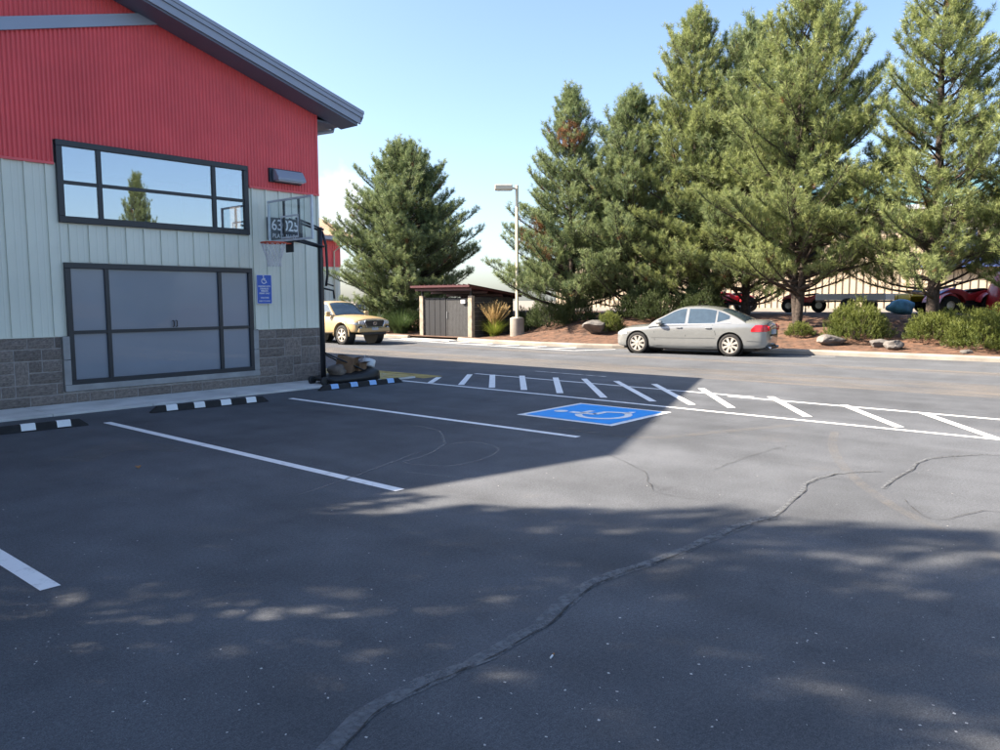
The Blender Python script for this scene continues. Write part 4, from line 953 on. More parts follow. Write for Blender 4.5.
# ------------------------------------------------------------------ trees
def tri_mesh(name, V, tint, m):
    n = len(V)//3; me = bpy.data.meshes.new(name); me.vertices.add(len(V)); me.vertices.foreach_set('co', V.astype(np.float32).ravel())
    me.loops.add(len(V)); me.loops.foreach_set('vertex_index', np.arange(len(V), dtype=np.int32)); me.polygons.add(n)
    me.polygons.foreach_set('loop_start', np.arange(0, len(V), 3, dtype=np.int32)); me.polygons.foreach_set('loop_total', np.full(n, 3, dtype=np.int32))
    at = me.attributes.new('tint', 'FLOAT', 'POINT'); at.data.foreach_set('value', np.repeat(tint, 3).astype(np.float32)); me.materials.append(m); me.update(calc_edges=True); return me
def needles(P, D, n, lmin, lmax, wid, rng, spread=(.35, 1.25), tint=None, back=.10, fwd=.06):
    """a brush of n needle blades round every tuft (points P, axes D)"""
    K = len(P); D = D/np.linalg.norm(D, axis=1, keepdims=True)
    a = np.cross(D, rng.normal(size=(K,3))); a /= np.linalg.norm(a, axis=1, keepdims=True); b = np.cross(D, a)
    ph = rng.uniform(0, 2*PI, (K,n)); th = rng.uniform(*spread, (K,n)); L = rng.uniform(lmin, lmax, (K,n))
    rad = a[:,None]*np.cos(ph)[...,None] + b[:,None]*np.sin(ph)[...,None]
    dr = D[:,None]*np.cos(th)[...,None] + rad*np.sin(th)[...,None]
    base = P[:,None] + D[:,None]*rng.uniform(-back, fwd, (K,n))[...,None]
    sd_ = np.cross(dr, rng.normal(size=(K,n,3))); sd_ /= np.linalg.norm(sd_, axis=2, keepdims=True)
    tip = base + dr*L[...,None]; w = wid*rng.uniform(.7, 1.3, (K,n))[...,None]
    V = np.stack((base-sd_*w*.5+dr*L[...,None]*.12, base+sd_*w*.5+dr*L[...,None]*.12, tip), axis=2).reshape(-1,3)
    tn = np.clip(np.repeat(tint, n)+rng.normal(0, .07, K*n), 0, 1) if tint is not None else rng.uniform(0, .9, K*n)
    br = np.repeat(tint >= .95, n) if tint is not None else np.zeros(K*n, bool); tn = np.where(br, rng.uniform(.95, 1, K*n), np.minimum(tn, .9)); return V, tn
def pine(seed, H, R, z0, m, dens=1.0, prof=None, dead=(), nneed=30, twin=0., wid=.0155, leader=1.0, droop=0.):
    rng = np.random.default_rng(seed); rr = random.Random(seed)
    wood = MB(); P = []; D = []; T = []
    prof = prof or (lambda t: (1-t)**.8*min(1, .62+1.5*t)+.03)
    ph1, ph2 = rr.uniform(0,6), rr.uniform(0,6)
    def trunk(z, off=0): return Vector((.010*H*math.sin(z*.5+ph1)*z/H + off*min(1, z/3.)*(1), .010*H*math.sin(z*.43+ph2)*z/H + off*.4*min(1,z/3.), z))
    rad0 = .0165*H
    trunks = [0.] if not twin else [-twin/2, twin/2]
    for off in trunks:
        zz = np.linspace(-.3, H*.985, 22); wood.tube([trunk(z, off) for z in zz], [max(.012, rad0*(1-z/H)**.85*(1.25 if z < .2 else 1)*(0.8 if twin else 1)) for z in zz], 9)
    z = z0
    while z < H*.985:
        t = (z-z0)/(H-z0); nb = max(3, int(round((6.6-1.8*t)*dens))); az0 = rr.uniform(0, 6.28)
        for k in range(nb):
            az = az0 + 2*PI*k/nb + rr.uniform(-.4,.4); off = rr.choice(trunks); zb = z+rr.uniform(-.15,.15)
            L = R*prof(t)*rr.uniform(.58,1.12)*(1.2 if rr.random() < .14 else 1)
            if L < .12: L = .12
            el = math.radians(rr.uniform(-6,14)+ 42*t**1.6 - droop*(1-t)); p = trunk(zb, off); pts = [p.copy()]; hd_ = Vector((math.cos(az), math.sin(az), 0)); sidev = Vector((-hd_.y, hd_.x, 0))
            ns = 7; ds = []; wob = rr.uniform(-.25,.25)
            for i in range(ns):
                u = (i+1)/ns; e2 = el + math.radians(8+26*u*u); dd = (hd_*math.cos(e2)+Vector((0,0,math.sin(e2)))+sidev*wob*u).normalized(); ds.append(dd); p = p+dd*(L/ns); pts.append(p.copy())
            wood.tube(pts, [max(.006, (.010+.014*L)*(1-.85*i/ns)) for i in range(ns+1)], 5, caps=False)
            step = .15; s_ = .26*L if L > 1 else .05
            while s_ < L:
                u = s_/L; i = min(ns-1, int(u*ns)); f = u*ns-i; bp = pts[i].lerp(pts[i+1], f); dd = ds[i]
                for sg in (1, -1):
                    if rr.random() < .12: continue
                    tl = min(1.15, (.24+.42*(L-s_)*rr.uniform(.6,1.1)))*(.6+.4*min(1, L))
                    an = math.radians(rr.uniform(32,66)); sv = dd.cross(Vector((0,0,1))).normalized()*sg
                    tj = rr.gauss(0,.16); td = (dd*math.cos(an)+sv*math.sin(an)+Vector((0,0,rr.uniform(.05,.45)))).normalized()
                    q = bp.copy(); nt = max(2, int(tl/.125)); tpts = [q.copy()]
                    for j in range(nt):
                        td = (td+Vector((0,0,.16))).normalized(); q = q+td*(tl/nt); tpts.append(q.copy())
                        if j >= nt*.42:
                            jv = Vector((rr.gauss(0,.05), rr.gauss(0,.05), rr.gauss(.01,.04))); P.append((q+jv)[:]); D.append((td+Vector((rr.gauss(0,.25),rr.gauss(0,.25),.55)))[:]); T.append(((j+1)/nt)+tj)
                    if len(tpts) > 1: wood.tube(tpts, [.008-.005*j/len(tpts) for j in range(len(tpts))], 3, caps=False)
                if u > .45: P.append(bp[:]); D.append((dd+Vector((0,0,.4)))[:]); T.append(u*.7)
                s_ += step*rr.uniform(.8,1.25)
            for q in (0, -.10):
                P.append((pts[-1]+ds[-1]*q)[:]); D.append((ds[-1]+Vector((0,0,.3)))[:]); T.append(1.)
        z += (.36-.08*t)*rr.uniform(.85,1.15)/dens**.5
    for off in trunks:
        for q in range(7):
            p = trunk(H*.985, off)+Vector((0,0,-.12*q*leader)); P.append(p[:]); D.append((rr.uniform(-.2,.2), rr.uniform(-.2,.2), 1)); T.append(1.)
    P, D, T = np.array(P), np.array(D), np.array(T)
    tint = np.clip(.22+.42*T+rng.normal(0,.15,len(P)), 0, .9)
    old = (rng.random(len(P)) < .035) & (T < .6); tint[old] = 1.
    for c, r in dead:
        dd = np.linalg.norm(P-np.array(c), axis=1) < r; tint[dd & (rng.random(len(P)) < .75)] = 1.
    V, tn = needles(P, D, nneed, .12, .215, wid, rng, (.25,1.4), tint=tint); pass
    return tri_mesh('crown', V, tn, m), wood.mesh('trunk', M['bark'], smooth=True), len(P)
def put_tree(meshes, loc, rz, label, sc=(1,1,1), group='pine trees'):
    t = empty('pine_tree', loc, rz); t.scale = sc; tag(t, label, 'tree', group)
    link('trunk', meshes[1], t); link('crown', meshes[0], t); return t
def at(px, X):                                               # where the sight line of column px meets depth line X
    d = ray(px, 330); return d.x*(X/d.x), d.y*(X/d.x)
full = lambda t: (1-t**2.1)**.95*min(1, .82+.7*t)+.05
slim = lambda t: (1-t**1.15)**1.0*min(1, .80+1.0*t)+.04
oval = lambda t: min(1, .62+1.6*t)*(1-t**2.0)**.92*.98+.05
TA_ = pine(1, 9.9, 4.1, .35, M['needlesblue'], 1.05, lambda t: (1-t)**.95*min(1,.9+.5*t)+.05, dead=(((-.55,-.35,7.7),.62),((-1.7,.9,3.6),.75),((-1.5,.3,2.9),.55)))
TB_ = pine(2, 9.0, 3.2, .4, M['needlesblue'], 1.1, full)
TC_ = pine(3, 12.0, 3.6, .6, M['needles'], 1.0, full)
TD_ = pine(4, 11.3, 3.9, 1.25, M['needles'], 1.0, lambda t: (1-t**2.0)**.9*min(1,.85+.6*t)+.04, twin=.55)
TE_ = pine(5, 12.2, 3.8, 1.3, M['needles'], .86, slim)
TL_ = pine(6, 9.2, 3.9, .5, M['needlesblue'], 1.35, oval)
TS_ = pine(8, 11.6, 3.6, 1.4, M['needles'], .70, slim, nneed=20, wid=.02)
def tree_at(meshes, px, X, rz, label, sc=(1,1,1), **k):
    x, y = at(px, X); return put_tree(meshes, (x, y, zbed(x, y)-.02 if X < 31 else 1.1), rz, label, sc, **k)
tree_at(TA_, 571, 28.0, 0., 'blue green pine with brown dead patches beside the light pole')
tree_at(TB_, 630, 28.6, 1.0, 'short dense pine between the brown patched pine and the tall pines')
tree_at(TC_, 692, 29.2, .4, 'tall full pine standing behind the silver sedan bonnet')
tree_at(TD_, 797, 27.6, .9, 'broad double trunked pine growing behind the tail of the silver sedan')
tree_at(TE_, 931, 27.4, 2.0, 'open branched tall pine beside the colourful quad bikes')
tree_at(TC_, 1095, 28.2, 2.6, 'tall pine at the end of the bed past the red machine', (1.0,1.0,.92))
tree_at(TB_, 745, 29.8, 3.1, 'shorter pine filling the gap between the tall full pine and the double trunked one', (1.1,1.1,1.22))
put_tree(TL_, (27.0, 29.4, .1), .5, 'round headed pine behind the sand coloured pickup', (1.12,1.12,1.0))
# the pine whose reflection shows in the upper window, and the row beside the building whose shade falls on the lot
put_tree(TA_, (17.2, -10.2, 0), 1.2, 'slender pine across the lot that is mirrored in the upper window', (.52,.52,.78))
for (x, y, rz, s, mm, lb) in ((-2.6, 8.9, .3, .98, TE_, 'open branched pine in front of the building that shades the bays'),
                              (-2.1, 10.8, 1.1, .84, TE_, 'slim open branched pine standing close against the steel building front'),
                              (-5.6, 8.4, 1.9, .96, TC_, 'pine in front of the building that shades the bays, tallest of its row'),
                              (-2.8, 5.0, 2.6, .92, TS_, 'lower open branched pine that shades the open asphalt beside the bays'),
                              (-6.4, 5.0, 4.0, .95, TD_, 'double trunked pine that shades the open asphalt beside the bays')):
    put_tree(mm, (x, y, 0), rz, lb, (s*(.8 if y > 10 else 1),)*2+(s,), 'pines shading the lot')

# ------------------------------------------------------------------ shrubs, grasses, rocks
def shrub(seed, rx, rz, m, n=900, up=.8, nn=14, lmin=.05, lmax=.11, wid=.016):
    rng = np.random.default_rng(seed); u = rng.normal(size=(n,3)); u /= np.linalg.norm(u, axis=1, keepdims=True); u[:,2] = np.abs(u[:,2])
    r = rng.uniform(.55, 1.0, n)**.6; lob = 1+.16*np.sin(u[:,0]*5+seed)*np.sin(u[:,1]*6+seed*2)+.10*np.sin(u[:,2]*9+u[:,0]*7)
    P = u*(r*lob)[:,None]*np.array([rx,rx,rz])+np.array([0,0,rz*.08]); D = u*(1-up*.5)+np.array([0,0,up])+rng.normal(0,.25,(n,3))
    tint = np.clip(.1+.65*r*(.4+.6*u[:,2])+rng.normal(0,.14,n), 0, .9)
    V, tn = needles(P, D, nn, lmin, lmax, wid, rng, (.2,1.0), tint, .08, .08)
    w = MB(); rr = random.Random(seed)
    for k in range(9):
        a = rr.uniform(0,6.28); e = rr.uniform(.25,.8); w.tube([(0,0,-.1),(rx*.3*e*math.cos(a),rx*.3*e*math.sin(a),rz*.35),(rx*.75*e*math.cos(a),rx*.75*e*math.sin(a),rz*.8)], [.025,.018,.008], 5, caps=False)
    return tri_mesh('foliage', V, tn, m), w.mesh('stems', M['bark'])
SH = [shrub(1,.95,.95,M['shrub'],1500), shrub(2,.9,.8,M['shrub'],1300), shrub(3,1.05,1.25,M['shrubdark'],1700), shrub(4,.6,.75,M['shrub'],800)]
def put_shrub(k, px, X, s, label, zs=1., group='shrubs in the planting bed'):
    x, y = at(px, X); e = empty('shrub', (x, y, zbed(x, y)-.03), random.uniform(0,6)); e.scale = (s,s,s*zs); tag(e, label, 'shrub', group)
    link('foliage', SH[k][0], e); link('stems', SH[k][1], e)
put_shrub(0, 857, 26.6, 1.0, 'rounded yellow green shrub by the kerb past the sedan, before the white trailer', 1.2)
put_shrub(1, 936, 26.8, 1.0, 'low yellow green shrub at the foot of the open branched pine')
put_shrub(1, 987, 26.0, 1.2, 'wide yellow green shrub before the red covered machine', 1.12)
put_shrub(0, 1030, 25.9, 1.0, 'yellow green shrub at the far end of the planting bed')
put_shrub(2, 548, 26.2, .95, 'dark green shrub between the light pole and the brown patched pine', .9)
put_shrub(2, 575, 26.9, .8, 'dark green shrub below the brown patched pine')
put_shrub(3, 610, 25.6, .9, 'small bright green shrub next to the grey boulder')
put_shrub(2, 660, 27.6, .95, 'dark shrub behind the silver sedan bonnet'); put_shrub(2, 700, 28.2, 1.0, 'dark shrub behind the silver sedan roof'); put_shrub(2, 640, 27.8, 1.0, 'dark shrub at the foot of the short dense pine'); put_shrub(3, 800, 26.9, .8, 'small green shrub at the foot of the double trunked pine', .7)
put_shrub(2, 527, 27.2, .8, 'dark green shrub tucked behind the light pole base')
for (x, y, k, sc_, lb) in ((25.9,28.3,2,1.0,'dark shrub under the round headed pine behind the fountain grass'),(26.2,30.6,2,1.15,'dark shrub under the round headed pine behind the pickup bonnet'),(28.2,28.0,2,1.1,'dark shrub between the round headed pine and the bin enclosure')):
    e = empty('shrub', (x, y, .1), x); e.scale = (sc_, sc_, sc_); tag(e, lb, 'shrub', 'shrubs in the planting bed'); link('foliage', SH[k][0], e); link('stems', SH[k][1], e)
def grass(name, loc, h, r, n, m, seed, label, plumes=0):
    rng = np.random.default_rng(seed); V = []; tn = []
    def blade(h_, lean, az, w, x0, y0):
        pts = []; N = 5
        for i in range(N+1):
            u = i/N; out = lean*u**1.8; pts.append(np.array([x0+math.cos(az)*out, y0+math.sin(az)*out, h_*(u-.25*(lean/h_)*u*u)]))
        s_ = np.array([-math.sin(az), math.cos(az), 0]); t = rng.uniform(0,.9)
        for i in range(N):
            w0, w1 = w*(1-i/N), w*(1-(i+1)/N); a, b, c, d = pts[i]-s_*w0, pts[i]+s_*w0, pts[i+1]+s_*w1, pts[i+1]-s_*w1
            V.extend((a,b,c,a,c,d)); tn.extend((t,t))
        return pts
    for k in range(n):
        az = rng.uniform(0, 2*PI); q = r*.22*rng.random()**.5; blade(h*rng.uniform(.55,1), r*rng.uniform(.2,1.1), az, rng.uniform(.006,.012), q*math.cos(az), q*math.sin(az))
    e = empty(name, loc); tag(e, label, 'ornamental grass', 'ornamental grass clumps')
    link('blades', tri_mesh('blades', np.array(V), np.array(tn), m), e)
    if plumes:
        V.clear(); tn.clear(); P = []; D = []
        for k in range(plumes):
            az = rng.uniform(0, 2*PI); pts = blade(h*rng.uniform(1.15,1.55), r*rng.uniform(.1,.8), az, .005, 0, 0)
            a, b = pts[-3], pts[-1]; dd = (b-a)
            for u in np.linspace(0, 1, 7): P.append(a+dd*u); D.append(dd)
        V2, t2 = needles(np.array(P), np.array(D), 8, .06, .11, .014, rng, (.1,.5), rng.uniform(.2,.8,len(P)))
        link('plumes', tri_mesh('plumes', np.concatenate((np.array(V), V2)), np.concatenate((np.array(tn), t2)), M['plume']), e)
grass('feather_grass', (24.75, 21.55, .12), .98, .85, 900, M['grassgreen'], 3, 'green grass clump with orange tan plumes before the bin enclosure', 170)
grass('fountain_grass', (24.9, 27.6, .12), 1.55, 1.5, 900, M['grassdark'], 5, 'dark green fountain grass between the pickup and the bin enclosure')
grass('fountain_grass', (24.6, 29.2, .12), 1.35, 1.3, 700, M['grassdark'], 6, 'dark green fountain grass half hidden by the sand coloured pickup')
def rock(px, X, s, seed, label):
    x, y = at(px, X); o = lump('boulder', (x, y, zbed(x, y)-.04), s, M['rock'], seed, label, 'rock', 11); o['group'] = 'rocks in the planting bed'; return o
rock(597, 25.2, (.62,.5,.36), 3, 'large grey boulder between the small bright shrub and the sedan')
rock(893, 25.2, (.34,.3,.18), 4, 'grey rock half sunk in bark near the kerb'); rock(884, 25.5, (.5,.3,.14), 5, 'flat grey stone lying beside the half sunk rock')
rock(832, 25.6, (.4,.5,.2), 6, 'bluish flat stone in the shade of the double trunked pine'); rock(968, 25.0, (.16,.2,.10), 7, 'small stone in the bark before the wide shrub')
rock(700, 26.2, (.4,.4,.3), 8, 'grey stone in the bark behind the sedan')

# ------------------------------------------------------------------ bin enclosure
en = empty('bin_enclosure', (24.2, 23.9, 0)); tag(en, 'bin enclosure with maroon sloped roof, dark gates and block side wall', 'enclosure')
en.scale = (.86, 1, 1)
ya, yb = -1.52, 1.45
def E_(mb, n, m, par=None, **k): return mb.build(n, m, par or en, **k)
for y in (ya, yb):
    mb = MB(); mb.box((-.11,y-.11,0),(.11,y+.11,1.88)); E_(mb, 'post', M['wood'], bevel=.01)
gate = MB(); gate.box((-.025,ya+.13,.10),(.025,-.06,.16)); gate.box((-.025,ya+.13,1.70),(.025,-.06,1.76)); gate.box((-.025,ya+.13,.161),(.025,ya+.19,1.699)); gate.box((-.025,-.12,.161),(.025,-.06,1.699)); g1 = E_(gate, 'gate', M['encmesh'])
y = ya+.20
while y < -.14:
    mb = MB(); mb.box((-.012,y,.165),(.012,y+.072,1.695)); E_(mb, 'slat', M['encmesh'], g1); y += .082
g2m = MB(); g2m.box((-.02,-.03,.10),(.02,yb-.13,1.80)); g2 = E_(g2m, 'gate', M['encdark'])
for k in range(5):
    mb = MB(); mb.box((-.035,-.02+k*.34,.12),(-.021,.0+k*.34,1.78)); E_(mb, 'gate_rib', M['encdark'], g2)
mb = MB(); mb.tube([(-.05,-.12,.9),(-.06,-.12,1.2)], .015, 6); E_(mb, 'gate_latch', M['steel'], g1)
sw_ = MB(); sw_.box((.12,ya-.09,0),(3.1,ya+.09,1.80)); sidew = E_(sw_, 'side_wall', M['mortar'])
mbk = MB(); mbk.box((0,-.012,0),(.39,0,.19)); bk = mbk.mesh('block', M['encblock'])
for r in range(9):
    for c in range(8):
        xx = .13+c*.4-(.2 if r % 2 else 0); x0_ = max(.125, xx); x1_ = min(3.09, xx+.39)
        if x1_-x0_ > .05: link('block', bk, sidew, (x0_, ya-.091, .005+r*.2), (0,0,0), ((x1_-x0_)/.39,1,1))
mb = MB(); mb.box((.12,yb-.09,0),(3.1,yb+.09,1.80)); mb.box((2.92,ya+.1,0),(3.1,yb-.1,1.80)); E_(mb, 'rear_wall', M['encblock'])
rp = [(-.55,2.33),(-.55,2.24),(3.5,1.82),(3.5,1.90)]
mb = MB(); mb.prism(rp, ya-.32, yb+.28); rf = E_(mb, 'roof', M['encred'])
for k in range(12):
    yy = ya-.28+k*.29; mb = MB(); mb.prism([(-.56,2.335),(-.56,2.37),(3.51,1.94),(3.51,1.905)], yy, yy+.03); E_(mb, 'roof_rib', M['encred'], rf)
for k in range(4):
    xx = -.3+k*1.15; zz = 2.24-(xx+.55)*.1037; mb = MB(); mb.box((xx,ya-.25,zz-.12),(xx+.06,yb+.2,zz-.012)); E_(mb, 'rafter', M['encred'], rf)
for xx in (.0, 2.95):
    for y in (ya, yb):
        mb = MB(); mb.box((xx-.04,y-.04,1.885 if xx == 0 else 1.805),(xx+.04,y+.04,2.24-(xx+.55)*.1037-.005)); E_(mb, 'roof_post', M['encdark'])
mb = MB(); mb.box((-.135,ya+.28,1.55),(-.03,ya+.50,1.70)); E_(mb, 'notice_plate', M['signwhite'], g1)
# dumpster inside
bn = empty('dumpster', (25.7, 23.9, 0)); tag(bn, 'dark green waste container standing inside the bin enclosure', 'dumpster')
mb = MB(); mb.prism([(-.7,.15),(.7,.15),(.8,1.2),(-.8,1.2)], -.9, .9); mb.build('tub', M['encdark'], bn, bevel=.03)
mb = MB(); mb.prism([(-.83,1.21),(.83,1.21),(.83,1.26),(-.83,1.34)], -.93, .93); mb.build('lid', M['black'], bn)
for sx in (-.5,.5):
    for sy in (-.6,.6):
        mb = MB(); mb.lathe([(0,-.03),(.07,-.03),(.07,.03),(0,.03)], 12, (sx,sy,.07), 'y'); mb.build('caster', M['black'], bn)

# ------------------------------------------------------------------ lot light
LPx = (24.75, 20.32)
lp = empty('light_pole', (*LPx, .13)); tag(lp, 'cream lot light on a round concrete base with a box head', 'lamp post')
mb = MB(); mb.lathe([(.0,-.2),(.29,-.2),(.29,.80),(.275,.83),(0,.83)], 28); mb.build('base', M['kerb'], lp, smooth=False)
mb = MB(); mb.box((-.15,-.15,.83),(.15,.15,.855)); mb.build('base_plate', M['poletan'], lp)
mb = MB(); mb.box((-.05,-.05,.856),(.05,.05,6.2)); mb.build('pole', M['poletan'], lp, bevel=.012)
mb = MB(); dr_ = Vector((-.50,.58)); mb.tube([(0,0,6.05),(dr_.x*.35,dr_.y*.35,6.1)], .04, 8); mb.build('arm', M['poletan'], lp)
hd2 = MB(); hd2.box((-.36,-.22,6.0),(.36,.22,6.2)); h2 = hd2.build('lamp_head', M['poletan'], lp, bevel=.03); h2.location = (dr_.x*.70, dr_.y*.70, 0); h2.rotation_euler = (0,0,math.atan2(dr_.y, dr_.x))
mb = MB(); mb.box((-.28,-.16,5.985),(.28,.16,5.998)); mb.build('lens', M['whitetrim'], h2)

# ------------------------------------------------------------------ buildings beyond
b2 = empty('red_annex', (22.0, 40.0, 0)); tag(b2, 'distant red and grey annex with tan metal roof beyond the pickup', 'building')
X2 = at(345, 31.0)[0]-22.0; 
mb = MB(); mb.box((-12,0,0),(X2,12,5.45)); mb.build('wall', M['sage'], b2)
mb = MB(); vs = []; n = 480
for k in range(n+1):
    xx = -12+(X2+12)*k/n; vs += [(xx,-.03-.012*math.cos(k*PI/2),3.8),(xx,-.03-.012*math.cos(k*PI/2),5.5)]
mb.add(vs, [(2*k,2*k+2,2*k+3,2*k+1) for k in range(n)]); mb.box((X2-.03,-.05,3.78),(X2+.03,12,5.5)); mb.build('red_siding', M['red'], b2)
mb = MB(); k = -12.
while k < X2: mb.box((k,-.03,0),(k+.04,-.001,3.78)); k += .305
mb.build('siding_ribs', M['sage'], b2)
mb = MB(); mb.prism([(-.8,5.55),(6.2,8.4),(6.2,8.5),(-.8,5.68)], -12.5, X2+.65, 'x'); mb.prism([(6.205,8.4),(13,5.55),(13,5.68),(6.205,8.5)], -12.5, X2+.65, 'x'); r2 = mb.build('roof', M['roof2'], b2)
k = -12.4
mb = MB()
while k < X2+.6: mb.prism([(-.82,5.69),(-.82,5.725),(6.19,8.55),(6.19,8.51)], k, k+.05, 'x'); k += .4
mb.build('roof_ribs', M['roof2'], r2)
mb = MB(); mb.box((-12.5,-.93,5.42),(X2+.65,-.80,5.60)); mb.build('gutter', M['fascia'], r2)
mb = MB(); mb.box((-12.5,-.79,5.40),(X2+.6,-.04,5.44)); mb.build('soffit', M['soffit'], r2)
mb = MB(); mb.tube([(X2-.15,-.86,5.45),(X2-.2,-.7,5.2),(X2-.5,-.1,4.75),(X2-.5,-.09,.2)], .05, 8); mb.build('downspout', M['poletan'], r2)
for wx in (X2-2.3, X2-5.5, X2-8.7):
    mb = MB(); mb.box((wx,-.06,1.0),(wx+1.0,-.02 if False else -.031,4.4)); w_ = mb.build('window', M['frame'], b2)
    for zz in (1.06, 2.75):
        mb = MB(); mb.box((wx+.06,-.07,zz),(wx+.94,-.061,zz+1.6)); mb.build('pane', M['carglass'], w_)

tb = empty('tan_warehouse', (50, 10, 1.1)); tag(tb, 'long tan ribbed warehouse with teal metal roof behind the pines', 'building')
mb = MB(); mb.box((0,-40,0),(20,27,5.75)); mb.build('wall', M['tanwall'], tb)
mb = MB(); y = -40.
while y < 27: mb.box((-.05,y,.0),(-.001,y+.035,5.74)); y += .4
mb.build('wall_ribs', M['tandark'], tb)
mb = MB(); mb.prism([(-.9,5.75),(10,8.6),(10,8.75),(-.9,5.9)], -41, 28, 'y'); mb.prism([(10.005,8.6),(20.9,5.75),(20.9,5.9),(10.005,8.75)], -41, 28, 'y'); r3 = mb.build('roof', M['teal'], tb)
mb = MB(); y = -40.9
while y < 28: mb.prism([(-.92,5.91),(-.92,5.98),(9.98,8.83),(9.98,8.76)], y, y+.08, 'y'); y += .61
mb.build('roof_ribs', M['teal'], r3)
mb = MB(); mb.box((-1.03,-41,5.62),(-.92,28,5.88)); mb.build('gutter', M['steel'], r3)
# blue banners and awning on the warehouse
def banner(px, z0, z1, w, label):
    x, y = at(px, 49.7); e = empty('banner', (49.62, y, z0+1.1-1.1)); tag(e, label, 'banner')
    mb = MB(); vs = []; n = 12
    for k in range(n+1):
        yy = -w/2+w*k/n; vs += [(.05*math.sin(k*1.1), yy, 0), (.02*math.sin(k*.8), yy, z1-z0)]
    mb.add(vs, [(2*k,2*k+2,2*k+3,2*k+1) for k in range(n)]); mb.build('cloth', M['bluebanner'], e)
    mb = MB(); mb.tube([(.0,-w/2,z1-z0),(.0,w/2,z1-z0)], .03, 6); mb.build('rail', M['steel'], e)
banner(952, 4.2, 5.5, 2.0, 'bright blue banner hung high on the tan warehouse wall')
aw = empty('awning', (49.9, at(965,49.9)[1], 3.4)); tag(aw, 'long blue awning above the machines on the tan warehouse wall', 'awning')
mb = MB(); mb.prism([(-.5,.0),(-.5,.22),(.0,.50),(.0,.4),(-.45,.17),(-.45,.0)], -2.6, 2.4, 'y'); mb.build('canopy', M['bluebanner'], aw)
for y in (-2.4, -.1, 2.2):
    mb = MB(); mb.tube([(-.45,y,.12),(-.0,y,-.2)], .03, 6); mb.build('strut', M['steel'], aw)

# ------------------------------------------------------------------ machines in the yard
def atv(loc, rz, m1, m2, label, s=1.):
    e = empty('quad_bike', loc, rz); e.scale = (s,s,s); tag(e, label, 'quad bike', 'machines in the yard')
    for x in (.62,-.60):
        for q in (-1, 1):
            mb = MB(); r, w = (.30,.22) if x > 0 else (.31,.28); mb.lathe([(r*.45,-w*.4),(r*.8,-w*.5),(r*.97,-w*.42),(r,-w*.2),(r,w*.2),(r*.97,w*.42),(r*.8,w*.5),(r*.45,w*.4)], 24, (x,q*.45,r), 'y'); wh = mb.build('wheel', M['tyre'], e, smooth=True)
            mb = MB(); mb.lathe([(0,-.02),(r*.46,-.03),(r*.46,.03),(0,.02)], 16, (x,q*.45,r), 'y'); mb.build('rim', M['rim'], wh)
            mb = MB(); a = np.linspace(.15, PI-.15, 9); P1 = [(x+(r+.09)*math.cos(t), r+.04+(r+.06)*math.sin(t)) for t in a]; vs = [(u, q*.28, v) for u, v in P1]+[(u, q*.62, v-.02) for u, v in P1]
            mb.add(vs, [(i,i+1,i+10,i+9) for i in range(8)]); mb.build('fender', m1, e, smooth=True)
    mb = MB(); mb.prism([(-.95,.62),(-.55,.78),(-.1,.66),(.15,.80),(.5,.84),(.85,.66),(.92,.50),(.4,.40),(-.5,.42)], -.2, .2); mb.build('body', m1, e, bevel=.04)
    mb = MB(); mb.prism([(-.80,.75),(-.55,.84),(-.1,.80),(.05,.74),(-.1,.69),(-.55,.77)], -.16, .16); mb.build('seat', M['black'], e, bevel=.03)
    mb = MB(); mb.prism([(.35,.85),(.72,.74),(.88,.64),(.5,.80)], -.27, .27); mb.build('nose_panel', m2, e, bevel=.02)
    mb = MB(); mb.tube([(.30,0,.82),(.22,0,1.02)], .025, 6); mb.tube([(.12,-.40,1.06),(.20,-.15,1.03),(.20,.15,1.03),(.12,.40,1.06)], .017, 6); mb.build('handlebar', M['black'], e)
    mb = MB(); mb.tube([(.88,-.25,.45),(1.08,-.22,.5),(1.08,.22,.5),(.88,.25,.45)], .02, 6); mb.tube([(.9,-.2,.66),(1.08,-.22,.5)], .015, 6); mb.tube([(.9,.2,.66),(1.08,.22,.5)], .015, 6); mb.build('front_bumper', M['steel'], e)
    mb = MB(); mb.box((-.6,-.42,.27),(.62,.42,.33)); mb.box((-.3,-.2,.3),(.4,.2,.45)); mb.build('frame', M['black'], e)
def yp(px, X): x, y = at(px, X); return (x, y, 1.1)
atv(yp(962,32.6), 2.2, M['atvred'], M['atvblue'], 'red and blue quad bike beside the open branched pine trunk', 1.15)
atv(yp(944,34.6), 2.0, M['atvblue'], M['black'], 'dark blue quad bike parked behind the red and blue one', 1.1)
atv(yp(914,34.0), .3, M['atvyellow'], M['atvyellow'], 'yellow quad bike seen end on past the pine trunk', 1.1)
atv(yp(711,34.0), .6, M['atvred'], M['whitecar'], 'red quad bike with white nose seen over the sedan roof', 1.1)
atv(yp(731,35.0), 2.4, M['atvred'], M['black'], 'red quad bike with black nose seen past the sedan rear window', 1.1)
atv(yp(803,34.5), 1.9, M['atvred'], M['steel'], 'red quad bike next to the double trunked pine', 1.0)
cv = empty('covered_machine', yp(1001,32.6), .4); tag(cv, 'machine under a bright red cover beyond the wide shrub', 'covered machine', 'machines in the yard')
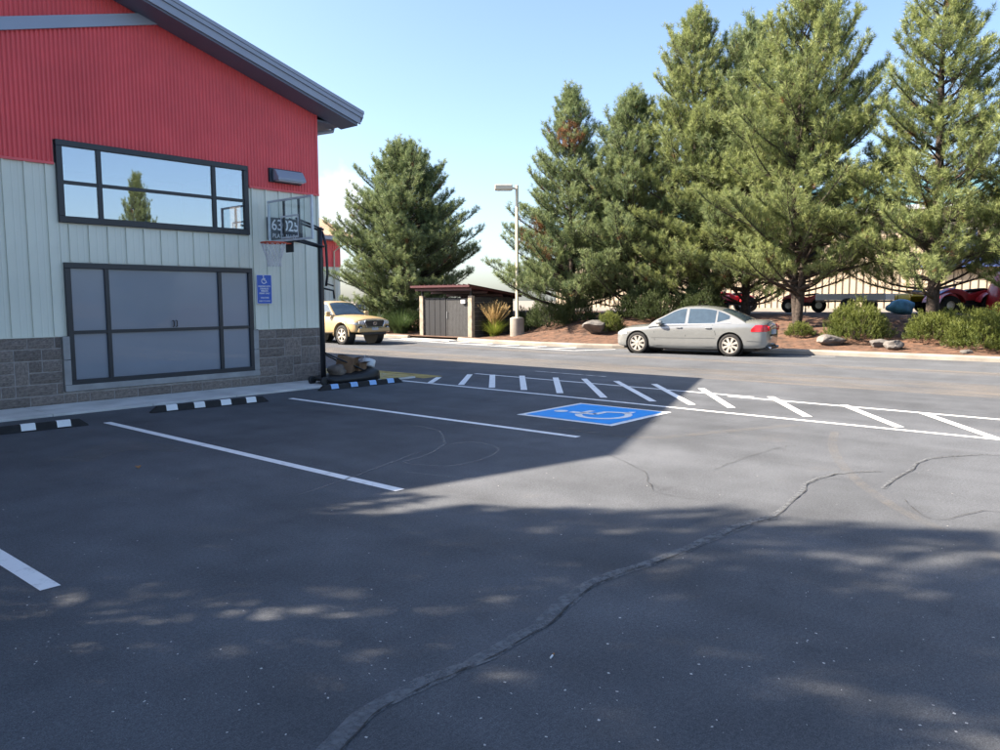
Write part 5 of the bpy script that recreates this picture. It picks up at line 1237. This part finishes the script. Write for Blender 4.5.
mb = MB(); vs = []; N = 20; Lv = 8
for j in range(Lv+1):
    u = j/Lv
    for k in range(N):
        a = 2*PI*k/N; r = (1-.62*u**2.2)*(1+.05*math.sin(a*5+j*.2)*(1-u)); vs.append((.95*r*math.cos(a), .55*r*math.sin(a), 1.45*u**.85+(.14*math.cos(a) if j == Lv else 0)))
fs = [(j*N+k, j*N+(k+1) % N, (j+1)*N+(k+1) % N, (j+1)*N+k) for j in range(Lv) for k in range(N)] + [tuple(range(Lv*N, Lv*N+N))]
mb.add(vs, fs).build('cover', M['atvred'], cv, smooth=True)
mb = MB(); mb.tube([(.0,0,0),(0,0,.5)], .3, 12); mb.build('machine', M['black'], cv)
tr = empty('trailer', yp(858,34.5), 1.35); tag(tr, 'low white utility trailer parked behind the rounded shrub', 'trailer')
mb = MB(); mb.box((-1.5,-.8,.45),(1.5,.8,.52)); mb.build('deck', M['wood'], tr)
for q in (-.8,.8):
    mb = MB(); mb.box((-1.5,q-.02,.53),(1.5,q+.02,.80)); mb.build('side_board', M['whitecar'], tr, bevel=.01)
    mb = MB(); mb.lathe([(.12,-.08),(.28,-.09),(.31,-.05),(.31,.05),(.28,.09),(.12,.08)], 22, (0,q*1.14,.31), 'y'); wh = mb.build('wheel', M['tyre'], tr, smooth=True)
    mb = MB(); mb.lathe([(0,-.03),(.14,-.05),(.14,.05),(0,.03)], 14, (0,q*1.14,.31), 'y'); mb.build('rim', M['rim'], wh)
mb = MB(); mb.box((1.48,-.76,.53),(1.52,.76,.80)); mb.build('head_board', M['whitecar'], tr)
mb = MB(); mb.tube([(1.5,.5,.47),(2.6,0,.45),(2.75,0,.45)], .04, 6); mb.tube([(1.5,-.5,.47),(2.6,0,.45)], .04, 6); mb.tube([(2.45,0,.45),(2.45,0,0)], .03, 8); mb.build('drawbar', M['black'], tr)
tp = lump('tarpaulin_bundle', yp(899,32.4), (.55,.4,.30), M['teelblue'], 12, 'light blue tarpaulin bundle on the yard edge below the yellow quad bike', 'tarpaulin')
